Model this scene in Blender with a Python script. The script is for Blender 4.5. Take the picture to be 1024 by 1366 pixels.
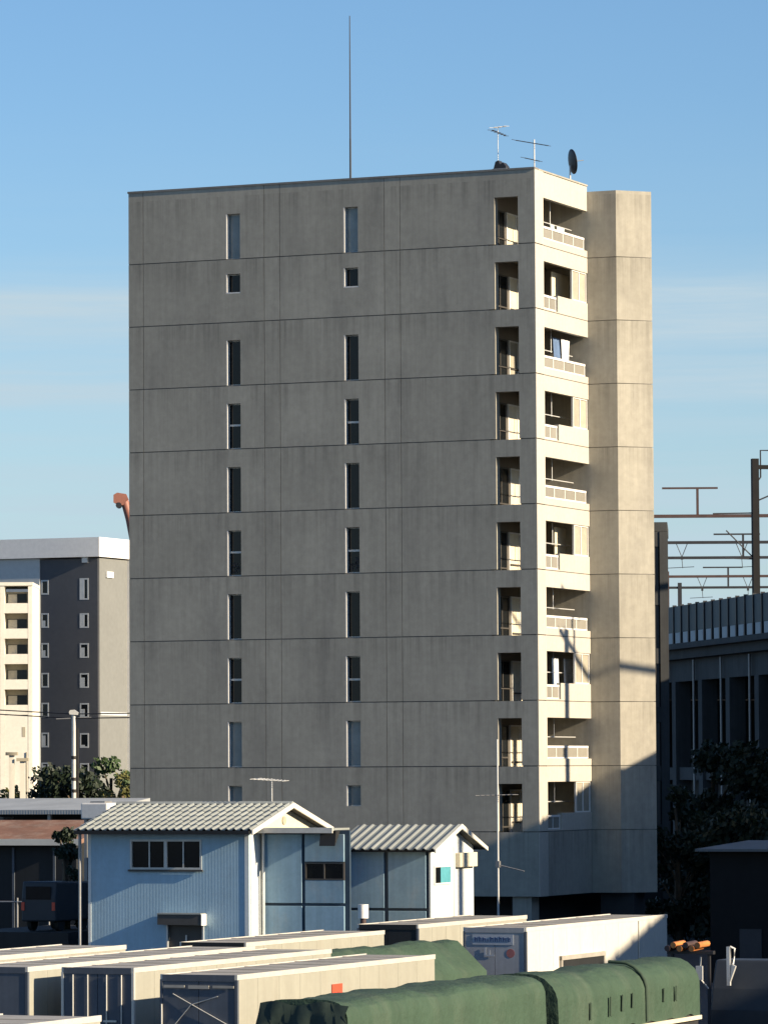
import bpy, math, random
from mathutils import Vector, Matrix
R = math.radians
for o in list(bpy.data.objects): bpy.data.objects.remove(o)
scene = bpy.context.scene
col = scene.collection
random.seed(7)

# ------------------------------------------------------------------ camera
THETA = 23.078                                   # street grid against the camera axis, degrees
cam_d = bpy.data.cameras.new('camera')
cam = bpy.data.objects.new('camera', cam_d); col.objects.link(cam)
cam_d.sensor_fit = 'HORIZONTAL'; cam_d.sensor_width = 36.0
cam_d.lens = 36.0 * 6000.0 / 1024.0
cam_d.clip_start = 1.0; cam_d.clip_end = 6000.0
EYE = 8.4
pitch, roll = R(3.274), R(-0.3243)
fw = Vector((0, math.cos(pitch), math.sin(pitch)))
up0 = Vector((0, -math.sin(pitch), math.cos(pitch))); rt0 = Vector((1, 0, 0))
rt = rt0 * math.cos(roll) + up0 * math.sin(roll)
up = -rt0 * math.sin(roll) + up0 * math.cos(roll)
cam.matrix_world = Matrix(((rt.x, up.x, -fw.x, 0), (rt.y, up.y, -fw.y, 0), (rt.z, up.z, -fw.z, EYE), (0, 0, 0, 1)))
scene.camera = cam
scene.render.resolution_x, scene.render.resolution_y = 767, 1024

# ------------------------------------------------------------------ light
SUN_EL = 20.6
SUN_AZ = -(THETA + 4.5)                          # degrees from +X, negative is towards the camera
sdir = Vector((math.cos(R(SUN_AZ)) * math.cos(R(SUN_EL)), math.sin(R(SUN_AZ)) * math.cos(R(SUN_EL)), math.sin(R(SUN_EL))))
sun_d = bpy.data.lights.new('sun', 'SUN'); sun_d.energy = 5.0; sun_d.angle = R(0.5); sun_d.color = (1.0, 0.83, 0.60)
sun = bpy.data.objects.new('sun', sun_d); col.objects.link(sun)
sun.rotation_euler = sdir.to_track_quat('Z', 'Y').to_euler()
world = bpy.data.worlds.new('World'); scene.world = world; world.use_nodes = True
wn, wl = world.node_tree.nodes, world.node_tree.links
wn.clear()
w_out = wn.new('ShaderNodeOutputWorld'); w_bg = wn.new('ShaderNodeBackground')
sky = wn.new('ShaderNodeTexSky'); sky.sky_type = 'NISHITA'; sky.sun_disc = False
sky.sun_elevation = R(SUN_EL); sky.sun_rotation = R(90.0 - SUN_AZ)
sky.altitude = 20; sky.air_density = 1.0; sky.dust_density = 0.25; sky.ozone_density = 5.0
tc = wn.new('ShaderNodeTexCoord'); sep = wn.new('ShaderNodeSeparateXYZ')
wl.new(tc.outputs['Generated'], sep.inputs[0])
mp = wn.new('ShaderNodeMapping'); mp.inputs['Scale'].default_value = (5, 5, 70)
wl.new(tc.outputs['Generated'], mp.inputs[0])
nz = wn.new('ShaderNodeTexNoise'); nz.inputs['Scale'].default_value = 1.0; nz.inputs['Detail'].default_value = 4.0
wl.new(mp.outputs[0], nz.inputs['Vector'])
mm = wn.new('ShaderNodeMath'); mm.operation = 'MULTIPLY_ADD'; mm.inputs[1].default_value = 0.016
wl.new(nz.outputs[0], mm.inputs[0]); wl.new(sep.outputs[2], mm.inputs[2])
cr = wn.new('ShaderNodeValToRGB'); cr.color_ramp.interpolation = 'EASE'
els = cr.color_ramp.elements
els[0].position = 0.0; els[0].color = (0.75,) * 3 + (1,)
els[1].position = 1.0; els[1].color = (0, 0, 0, 1)
for pos, v in ((0.050, 0.85), (0.0706, 0.70), (0.080, 0.45), (0.086, 0.42), (0.092, 0.92), (0.096, 0.94), (0.1005, 0.42), (0.103, 0.42), (0.1075, 1.0), (0.1135, 1.0), (0.1175, 0.45), (0.124, 0.08), (0.16, 0.0)):
    e = els.new(pos); e.color = (v, v, v, 1)
wl.new(mm.outputs[0], cr.inputs[0])
mix = wn.new('ShaderNodeMix'); mix.data_type = 'RGBA'
mp2 = wn.new('ShaderNodeMapping'); mp2.inputs['Scale'].default_value = (9, 9, 150); wl.new(tc.outputs['Generated'], mp2.inputs[0])
nz2 = wn.new('ShaderNodeTexNoise'); nz2.inputs['Scale'].default_value = 1.6; nz2.inputs['Detail'].default_value = 7.0; nz2.inputs['Roughness'].default_value = 0.62
wl.new(mp2.outputs[0], nz2.inputs['Vector'])
mr2 = wn.new('ShaderNodeMapRange'); mr2.inputs[1].default_value = 0.32; mr2.inputs[2].default_value = 0.68; mr2.inputs[3].default_value = 0.55; mr2.inputs[4].default_value = 1.15
wl.new(nz2.outputs[0], mr2.inputs[0])
mu2 = wn.new('ShaderNodeMath'); mu2.operation = 'MULTIPLY'; mu2.use_clamp = True
wl.new(cr.outputs[0], mu2.inputs[0]); wl.new(mr2.outputs[0], mu2.inputs[1])
wl.new(mu2.outputs[0], mix.inputs[0]); hsv = wn.new('ShaderNodeHueSaturation'); hsv.inputs['Saturation'].default_value = 1.02
wl.new(sky.outputs[0], hsv.inputs['Color']); wl.new(hsv.outputs[0], mix.inputs[6])
mix.inputs[7].default_value = (3.6, 4.6, 5.25, 1)          # thin cloud veil, in the sky's own units
w_bg.inputs[1].default_value = 0.077
wl.new(mix.outputs[2], w_bg.inputs[0]); wl.new(w_bg.outputs[0], w_out.inputs[0])
scene.view_settings.view_transform = 'Standard'; scene.view_settings.look = 'None'
scene.view_settings.gamma = 1.0; scene.view_settings.use_curve_mapping = False
scene.view_settings.exposure = 0.9
scene.render.engine = 'CYCLES'
scene.cycles.max_bounces = 6; scene.cycles.diffuse_bounces = 3; scene.cycles.transparent_max_bounces = 8

# ------------------------------------------------------------------ materials
MATS = {}
def mat(name, c, rough=0.8, var=0.10, scale=1.5, stretch=(1, 1, 1), bump=0.0, bscale=20.0, metal=0.0, rnd=0.0, spec=0.4,
        streak=0.0, wave=None, stain=None, fine=0.05, drip=None, bdist=0.02):
    m = bpy.data.materials.new(name); m.use_nodes = True
    n, l = m.node_tree.nodes, m.node_tree.links
    b = n['Principled BSDF']
    b.inputs['Roughness'].default_value = rough; b.inputs['Metallic'].default_value = metal
    b.inputs['Specular IOR Level'].default_value = spec
    t = n.new('ShaderNodeTexCoord')
    def noise(sc, st, det=5, rgh=0.6):
        mpp = n.new('ShaderNodeMapping'); mpp.inputs['Scale'].default_value = st
        l.new(t.outputs['Object'], mpp.inputs[0])
        q = n.new('ShaderNodeTexNoise'); q.inputs['Scale'].default_value = sc; q.inputs['Detail'].default_value = det
        q.inputs['Roughness'].default_value = rgh
        l.new(mpp.outputs[0], q.inputs['Vector']); return q
    def math_(op, a, bb):
        q = n.new('ShaderNodeMath'); q.operation = op
        for i, v in enumerate((a, bb)):
            if isinstance(v, (int, float)): q.inputs[i].default_value = v
            else: l.new(v, q.inputs[i])
        return q.outputs[0]
    def rng(src, lo, hi):                           # noise 0.3..0.7 -> lo..hi
        q = n.new('ShaderNodeMapRange'); q.inputs[1].default_value = 0.3; q.inputs[2].default_value = 0.7
        q.inputs[3].default_value = lo; q.inputs[4].default_value = hi
        l.new(src, q.inputs[0]); return q.outputs[0]
    v = rng(noise(scale, stretch).outputs[0], 1 - var, 1 + var)
    if fine: v = math_('MULTIPLY', v, rng(noise(scale * 9, stretch, 3).outputs[0], 1 - fine, 1 + fine))
    if streak: v = math_('MULTIPLY', v, rng(noise(1.0, (4.5, 4.5, 0.14), 6, 0.7).outputs[0], 1 - streak, 1 + streak * 0.7))
    if drip:                                        # run-off marks below each horizontal joint: (height of a joint, storey, strength)
        sx = n.new('ShaderNodeSeparateXYZ'); l.new(t.outputs['Object'], sx.inputs[0])
        ph = math_('FRACT', math_('DIVIDE', math_('SUBTRACT', sx.outputs[2], drip[0]), drip[1]), 0.0)
        mr = n.new('ShaderNodeMapRange'); mr.interpolation_type = 'SMOOTHSTEP'
        mr.inputs[1].default_value = 0.35; mr.inputs[2].default_value = 1.0; l.new(ph, mr.inputs[0])
        nn = rng(noise(1.0, (2.6, 2.6, 0.05), 5, 0.75).outputs[0], -0.7, 1.0)
        cl = n.new('ShaderNodeClamp'); l.new(nn, cl.inputs[0])
        v = math_('MULTIPLY', v, math_('SUBTRACT', 1.0, math_('MULTIPLY', math_('MULTIPLY', mr.outputs[0], cl.outputs[0]), drip[2])))
    if rnd:
        oi = n.new('ShaderNodeObjectInfo')
        v = math_('MULTIPLY', v, math_('ADD', math_('MULTIPLY', oi.outputs['Random'], 2 * rnd), 1 - rnd))
    rgb = n.new('ShaderNodeRGB'); rgb.outputs[0].default_value = tuple(c) + (1,)
    src = rgb.outputs[0]
    if stain:
        mx = n.new('ShaderNodeMix'); mx.data_type = 'RGBA'
        f = rng(noise(stain[1], stain[3] if len(stain) > 3 else (1, 1, 0.5), 6, 0.7).outputs[0], -0.6, stain[2])
        cl = n.new('ShaderNodeClamp'); l.new(f, cl.inputs[0]); l.new(cl.outputs[0], mx.inputs[0])
        l.new(src, mx.inputs[6]); mx.inputs[7].default_value = tuple(stain[0]) + (1,); src = mx.outputs[2]
    sc = n.new('ShaderNodeVectorMath'); sc.operation = 'SCALE'
    l.new(src, sc.inputs[0]); l.new(v, sc.inputs['Scale'])
    l.new(sc.outputs[0], b.inputs['Base Color'])
    hgt = None
    if bump: hgt = noise(bscale, stretch, 6).outputs[0]
    if wave:                                       # fine corrugation, relief only
        mpp = n.new('ShaderNodeMapping'); l.new(t.outputs['Object'], mpp.inputs[0])
        wv = n.new('ShaderNodeTexWave'); wv.bands_direction = wave[0]; wv.inputs['Scale'].default_value = wave[1]
        l.new(mpp.outputs[0], wv.inputs[0])
        hgt = wv.outputs['Fac'] if hgt is None else math_('ADD', hgt, wv.outputs['Fac'])
    if hgt is not None:
        bp = n.new('ShaderNodeBump'); bp.inputs['Strength'].default_value = bump or 0.3
        bp.inputs['Distance'].default_value = bdist
        l.new(hgt, bp.inputs['Height']); l.new(bp.outputs[0], b.inputs['Normal'])
    MATS[name] = m
    return m
def glass(name, c, rough=0.06, spec=0.6):
    m = mat(name, c, rough, 0.2, 0.8, fine=0.0, rnd=0.25, spec=spec); return m

mat('concrete', (0.368, 0.346, 0.288), 0.88, 0.10, 0.35, bump=0.12, bscale=9, rnd=0.045, streak=0.085, stain=((0.26, 0.245, 0.212), 0.42, 0.6, (1.3, 1.3, 0.30)), fine=0.07, drip=(5.6, 2.9, 0.32))
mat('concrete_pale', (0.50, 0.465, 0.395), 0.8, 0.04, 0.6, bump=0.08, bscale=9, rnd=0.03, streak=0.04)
mat('concrete_joint', (0.16, 0.15, 0.135), 0.9, 0.2, 2.0)
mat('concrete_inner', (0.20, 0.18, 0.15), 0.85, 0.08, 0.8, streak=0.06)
mat('coping', (0.20, 0.19, 0.175), 0.75, 0.15, 0.7, streak=0.1)
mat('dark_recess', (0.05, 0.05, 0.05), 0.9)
mat('white_paint', (0.74, 0.72, 0.68), 0.55, 0.06, 1.2, streak=0.06)
mat('rail_panel', (0.25, 0.235, 0.20), 0.5, 0.08, 1.5, rnd=0.1)
mat('frame_metal', (0.52, 0.52, 0.50), 0.4, 0.08, 3.0, metal=0.3)
mat('frame_dark', (0.07, 0.065, 0.06), 0.5, 0.1, 3.0)
glass('pane_dark', (0.008, 0.010, 0.012), 0.08, 0.28)
glass('pane_blind', (0.20, 0.25, 0.27), 0.22)
mat('curtain', (0.62, 0.57, 0.46), 0.9, 0.10, 3.0, rnd=0.14, wave=('X', 9.0), bump=0.2)
mat('curtain_y', (0.38, 0.35, 0.28), 0.9, 0.10, 3.0, rnd=0.10, wave=('Y', 6.0), bump=0.3)
mat('cloth_white', (0.72, 0.74, 0.76), 0.9, 0.08, 3.0)
mat('cloth_blue', (0.10, 0.16, 0.28), 0.9, 0.15, 3.0)
mat('cloth_pale', (0.50, 0.60, 0.64), 0.9, 0.10, 3.0)
mat('metal_grey', (0.30, 0.30, 0.30), 0.45, 0.12, 2.0, metal=0.5)
mat('metal_dark', (0.028, 0.028, 0.032), 0.5, 0.15, 2.0)
mat('metal_black', (0.010, 0.010, 0.011), 0.7, 0.15, 2.0, spec=0.2)
mat('metal_brown', (0.07, 0.042, 0.038), 0.6, 0.2, 1.5)
mat('metal_pale', (0.60, 0.60, 0.58), 0.4, 0.10, 2.0, metal=0.2)
mat('blue_wall', (0.34, 0.50, 0.61), 0.62, 0.06, 0.7, rnd=0.04, streak=0.07, wave=('X', 2.6), bump=0.07, stain=((0.27, 0.38, 0.45), 0.9, 0.5))
mat('blue_panel', (0.235, 0.365, 0.465), 0.6, 0.10, 0.9, rnd=0.07, streak=0.12, stain=((0.33, 0.38, 0.40), 1.1, 0.55))
mat('blue_dark', (0.035, 0.06, 0.09), 0.6, 0.12, 1.5)
mat('cream_wall', (0.66, 0.60, 0.46), 0.75, 0.06, 1.2, streak=0.06)
mat('white_wall', (0.66, 0.70, 0.70), 0.6, 0.05, 1.2, streak=0.06)
mat('cyan_pane', (0.10, 0.34, 0.40), 0.25, 0.15, 2.0)
mat('roof_metal', (0.27, 0.29, 0.275), 0.5, 0.10, 0.8, rnd=0.10, stain=((0.18, 0.18, 0.16), 0.9, 0.5), metal=0.0)
mat('roof_edge', (0.62, 0.60, 0.54), 0.6, 0.08, 1.5)
mat('body_cream', (0.33, 0.325, 0.275), 0.55, 0.06, 0.6, streak=0.07, stain=((0.27, 0.25, 0.205), 0.7, 0.5), fine=0.03)
mat('body_roof', (0.36, 0.34, 0.30), 0.6, 0.16, 0.5, stain=((0.28, 0.25, 0.21), 0.6, 0.7), fine=0.08)
mat('body_white', (0.62, 0.60, 0.54), 0.5, 0.05, 0.6, streak=0.05)
mat('body_navy', (0.085, 0.10, 0.125), 0.55, 0.15, 0.8, streak=0.12)
mat('body_grey', (0.30, 0.32, 0.35), 0.55, 0.12, 0.8, streak=0.10)
mat('trim_metal', (0.62, 0.60, 0.55), 0.4, 0.08, 2.0, metal=0.2)
mat('chassis', (0.03, 0.03, 0.032), 0.7, 0.2, 2.0)
mat('tyre', (0.02, 0.02, 0.02), 0.85, 0.15, 4.0)
mat('tarp_green', (0.040, 0.075, 0.048), 0.78, 0.13, 0.9, bump=1.0, bscale=1.7, bdist=0.10, stain=((0.068, 0.098, 0.068), 0.7, 0.7))
mat('tarp_patch', (0.035, 0.06, 0.04), 0.8, 0.15, 3.0)
mat('tarp_dark', (0.02, 0.035, 0.028), 0.75, 0.2, 1.2, bump=0.4, bscale=3)
mat('red_paint', (0.62, 0.09, 0.05), 0.5, 0.08, 2.0)
mat('pink_paint', (0.30, 0.12, 0.12), 0.6, 0.08, 2.0)
mat('orange_metal', (0.55, 0.20, 0.06), 0.55, 0.2, 3.0)
mat('rust_roof', (0.22, 0.115, 0.075), 0.8, 0.25, 1.0, stain=((0.36, 0.28, 0.22), 0.8, 0.7), wave=('X', 3.0), bump=0.3)
mat('shade_roof', (0.13, 0.135, 0.14), 0.7, 0.15, 0.7)
mat('grey_roof', (0.34, 0.36, 0.37), 0.6, 0.12, 0.7, wave=('X', 2.5), bump=0.3)
mat('truck_dark', (0.03, 0.036, 0.045), 0.5, 0.15, 0.8)
mat('dark_wall', (0.016, 0.018, 0.020), 0.7, 0.15, 0.8, streak=0.15)
mat('wall_charcoal', (0.078, 0.082, 0.092), 0.75, 0.06, 0.2)
mat('wall_greyside', (0.185, 0.19, 0.18), 0.8, 0.04, 0.2)
mat('wall_lightgrey', (0.50, 0.52, 0.52), 0.8, 0.04, 0.2)
mat('wall_white', (0.82, 0.80, 0.76), 0.7, 0.03, 0.2)
mat('wall_beige', (0.74, 0.70, 0.60), 0.8, 0.05, 0.3)
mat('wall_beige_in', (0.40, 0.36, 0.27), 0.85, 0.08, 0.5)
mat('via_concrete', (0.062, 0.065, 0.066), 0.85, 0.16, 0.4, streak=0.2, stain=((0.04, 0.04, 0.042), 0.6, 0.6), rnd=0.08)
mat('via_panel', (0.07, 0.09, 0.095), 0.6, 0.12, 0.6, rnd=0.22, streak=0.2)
mat('asphalt', (0.052, 0.052, 0.054), 0.9, 0.18, 0.25, bump=0.2, bscale=8)
mat('bark', (0.10, 0.075, 0.05), 0.9, 0.2, 3.0)
mat('leaf_dark', (0.014, 0.026, 0.013), 0.6, 0.35, 1.2)
mat('leaf_mid', (0.055, 0.095, 0.035), 0.6, 0.35, 1.2)
mat('leaf_olive', (0.13, 0.13, 0.04), 0.65, 0.3, 1.2)
mat('crane_red', (0.30, 0.125, 0.09), 0.55, 0.12, 1.0)
mat('black_band', (0.02, 0.02, 0.02), 0.6)
mat('ink_blue', (0.03, 0.06, 0.16), 0.6, 0.1)
mat('sign_pale', (0.34, 0.38, 0.44), 0.6, 0.08)

# ------------------------------------------------------------------ mesh helpers
class MB:
    def __init__(s): s.v = []; s.f = []; s.sm = []
    def add(s, vs, fs, smooth=False):
        b = len(s.v); s.v += [tuple(p) for p in vs]
        for f in fs: s.f.append(tuple(i + b for i in f)); s.sm.append(smooth)
        return s
    def box(s, x0, x1, y0, y1, z0, z1):
        return s.add([(x0, y0, z0), (x1, y0, z0), (x1, y1, z0), (x0, y1, z0), (x0, y0, z1), (x1, y0, z1), (x1, y1, z1), (x0, y1, z1)],
                     [(0, 3, 2, 1), (4, 5, 6, 7), (0, 1, 5, 4), (1, 2, 6, 5), (2, 3, 7, 6), (3, 0, 4, 7)])
    def prism(s, poly, z0, z1):                    # plan polygon (ccw) extruded in z
        n = len(poly)
        vs = [(x, y, z0) for x, y in poly] + [(x, y, z1) for x, y in poly]
        return s.add(vs, [tuple(range(n - 1, -1, -1)), tuple(range(n, 2 * n))] + [(i, (i + 1) % n, n + (i + 1) % n, n + i) for i in range(n)])
    def prof_y(s, poly, y0, y1):                   # (x,z) profile extruded along y
        n = len(poly)
        vs = [(x, y0, z) for x, z in poly] + [(x, y1, z) for x, z in poly]
        return s.add(vs, [tuple(range(n)), tuple(range(2 * n - 1, n - 1, -1))] + [(i, n + i, n + (i + 1) % n, (i + 1) % n) for i in range(n)])
    def prof_x(s, poly, x0, x1):                   # (y,z) profile extruded along x
        n = len(poly)
        vs = [(x0, y, z) for y, z in poly] + [(x1, y, z) for y, z in poly]
        return s.add(vs, [tuple(range(n - 1, -1, -1)), tuple(range(n, 2 * n))] + [(i, (i + 1) % n, n + (i + 1) % n, n + i) for i in range(n)])
    def tube(s, pts, r, n=8, r1=None):
        pts = [Vector(p) for p in pts]; m = len(pts)
        vs = []
        for i, p in enumerate(pts):
            d = (pts[min(i + 1, m - 1)] - pts[max(i - 1, 0)]).normalized()
            a = d.cross(Vector((0, 0, 1)))
            if a.length < 1e-3: a = Vector((1, 0, 0))
            a.normalize(); bb = d.cross(a)
            rr = r if r1 is None else r + (r1 - r) * i / (m - 1)
            vs += [p + a * rr * math.cos(2 * math.pi * k / n) + bb * rr * math.sin(2 * math.pi * k / n) for k in range(n)]
        fs = [(i * n + k, i * n + (k + 1) % n, (i + 1) * n + (k + 1) % n, (i + 1) * n + k) for i in range(m - 1) for k in range(n)]
        s.add(vs, fs, True)
        s.add(vs[:n], [tuple(range(n - 1, -1, -1))]); s.add(vs[-n:], [tuple(range(n))])
        return s
    def mesh(s, name, m):
        me = bpy.data.meshes.new(name); me.from_pydata(s.v, [], s.f); me.update()
        me.polygons.foreach_set('use_smooth', s.sm)
        me.materials.append(MATS[m]); return me
    def build(s, name, m, parent=None, loc=(0, 0, 0), rz=0.0, bevel=0.0):
        o = bpy.data.objects.new(name, s.mesh(name, m)); col.objects.link(o)
        o.location = loc; o.rotation_euler = (0, 0, rz); o.parent = parent
        if bevel:
            b = o.modifiers.new('bevel', 'BEVEL'); b.width = bevel; b.segments = 2; b.limit_method = 'ANGLE'
        return o
def inst(me, name, parent, loc=(0, 0, 0), rz=0.0):
    o = bpy.data.objects.new(name, me); col.objects.link(o); o.location = loc; o.rotation_euler = (0, 0, rz); o.parent = parent
    return o
def tag(o, label, cat, group=None):
    o['label'] = label; o['category'] = cat
    if group: o['group'] = group
    return o
def thing(name, loc, rz, label, cat, group=None):
    o = bpy.data.objects.new(name, None); col.objects.link(o); o.location = loc; o.rotation_euler = (0, 0, rz)
    o.empty_display_size = 0.5
    return tag(o, label, cat, group)
def copy_tree(o, parent=None):
    c = o.copy(); col.objects.link(c); c.parent = parent
    for ch in list(o.children): copy_tree(ch, c)
    return c
GR = -R(THETA)                                     # rotation of everything that follows the street grid
UX, UY = math.cos(R(THETA)), -math.sin(R(THETA))   # grid x axis in the world
WX, WY = math.sin(R(THETA)), math.cos(R(THETA))    # grid y axis in the world

# ------------------------------------------------------------------ ground
g = MB().add([(-2500, -300, 0), (2500, -300, 0), (2500, 4500, 0), (-2500, 4500, 0)], [(0, 1, 2, 3)]).build('ground', 'asphalt')
g['kind'] = 'structure'

# ------------------------------------------------------------------ apartment block (origin: foot of the near corner)
apt = thing('apartment_block', (6.74, 198.57, 0), GR, 'tall grey concrete apartment block with slit windows and sunlit corner balconies', 'apartment block')
ZT = 35.0
ZL = [2.75] + [5.6 + 2.9 * k for k in range(10)] + [ZT]
# core behind the cast panels
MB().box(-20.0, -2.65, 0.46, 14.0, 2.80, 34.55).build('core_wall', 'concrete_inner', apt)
MB().box(-2.65, 0.0, 9.25, 14.0, 2.80, 34.55).build('rear_wall', 'concrete', apt)
MB().box(-20.0, -0.3, 0.46, 14.0, 34.56, 34.66).build('roof_deck', 'coping', apt)
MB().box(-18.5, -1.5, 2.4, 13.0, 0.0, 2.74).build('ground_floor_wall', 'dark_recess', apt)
for cx in (-19.4, -13.0, -6.9, -0.9):
    MB().box(cx - .45, cx + .45, 0.2, 1.1, 0, 2.74).build('pilotis', 'concrete', apt)
MB().box(0.2, 1.8, 7.2, 8.7, 0, 2.74).build('pilotis', 'dark_recess', apt)
CX = [-20.05, -19.30, -13.18, -12.40, -7.24, -6.47, 0.0]
hg, vg = 0.022, 0.013                              # half width of horizontal and vertical joints
def facade_panel(ci, ri):
    x0, x1 = CX[ci] + (vg if ci else 0), CX[ci + 1] - (vg if ci < 5 else 0)
    z0, z1 = ZL[ri] + (hg if ri else 0), ZL[ri + 1] - (hg if ri < 10 else 0)
    m = MB(); k = ri - 1                           # storey index 0..9 (ri 0 is the blank base)
    op = None
    if ri >= 1 and ci in (1, 3):
        a = -15.10 if ci == 1 else -9.24
        op = (a, a + 0.71, ZL[ri] + (1.32 if k == 8 else 1.15 if (k == 0 and ci == 3) else hg), ZL[ri] + (2.22 if k == 8 else 2.08))
    if ci == 5 and ri >= 1: op = (-1.90, -0.78, ZL[ri] + hg, ZL[ri] + 2.12)
    if not op: m.box(x0, x1, 0, 0.42 if ci < 5 else 0.42, z0, z1)
    else:
        xa, xb, za, zb = op
        m.box(x0, xa, 0, 0.42, z0, z1)
        if ci == 5:
            m.box(xb, x1, 0, 1.05, z0, z1)
        else: m.box(xb, x1, 0, 0.42, z0, z1)
        m.box(xa, xb, 0, 0.42, zb, z1)
        if za > z0 + 0.01: m.box(xa, xb, 0, 0.42, z0, za)
    m.build('panel', 'concrete', apt)
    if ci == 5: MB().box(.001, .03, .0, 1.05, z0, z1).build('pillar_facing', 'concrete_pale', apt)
    if op and ci != 5:
        xa, xb, za, zb = op
        w = MB()
        t = 0.045
        for bx in ((xa, xa + t, za, zb), (xb - t, xb, za, zb), (xa + t, xb - t, za, za + t), (xa + t, xb - t, zb - t, zb)):
            w.box(bx[0], bx[1], 0.26, 0.34, bx[2], bx[3])
        wo = w.build('window', 'frame_metal', apt)
        light = k in (0, 1, 9)
        MB().box(xa + t, xb - t, 0.29, 0.31, za + t, zb - t).build('pane', 'pane_blind' if light else 'pane_dark', wo)
        if k in (6, 4, 2):
            zm = za + (zb - za) * (0.50 if ci == 1 else 0.47)
            MB().box(xa + t, xb - t, 0.22, 0.33, zm, zm + 0.09).build('transom', 'metal_pale', wo)
        MB().box(xa + .004, xa + 0.05, 0.003, 0.25, za + .004, zb - .004).build('lit_jamb', 'white_paint', wo)  # sunlight on the left reveal, put in as a white strip
        if k == 8: MB().box(xa + 0.05, xb - .004, 0.003, 0.25, za + .004, za + 0.06).build('sill', 'white_paint', wo)
        if k == 4:
            p = MB()
            for i in range(14):
                x = xa + 0.12 + random.random() * (xb - xa - 0.3); z = za + 0.1 + random.random() * 0.5
                p.box(x, x + 0.1, 0.268, 0.284, z, z + 0.05 + random.random() * 0.12)
            p.build('ornament', 'metal_dark', wo)
for ri in range(11):
    for ci in range(6): facade_panel(ci, ri)
for z in ZL[1:-1]:
    MB().box(-20.046, -2.2, 0.030, 0.40, z - hg, z + hg).build('joint_strip', 'concrete_joint', apt)
    MB().box(-0.75, -0.045, 0.045, 1.0, z - hg, z + hg).build('joint_strip', 'concrete_joint', apt)
for x in CX[1:-1]:
    MB().box(x - vg, x + vg, 0.022, 0.40, 2.8, 34.9).build('joint_strip', 'concrete_joint', apt)
MB().box(-20.09, 0.035, -0.035, 0.46, ZT, ZT + 0.09).build('coping', 'coping', apt)
MB().box(-0.30, 0.035, 0.465, 6.72, ZT, ZT + 0.07).build('coping', 'concrete', apt)

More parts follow.
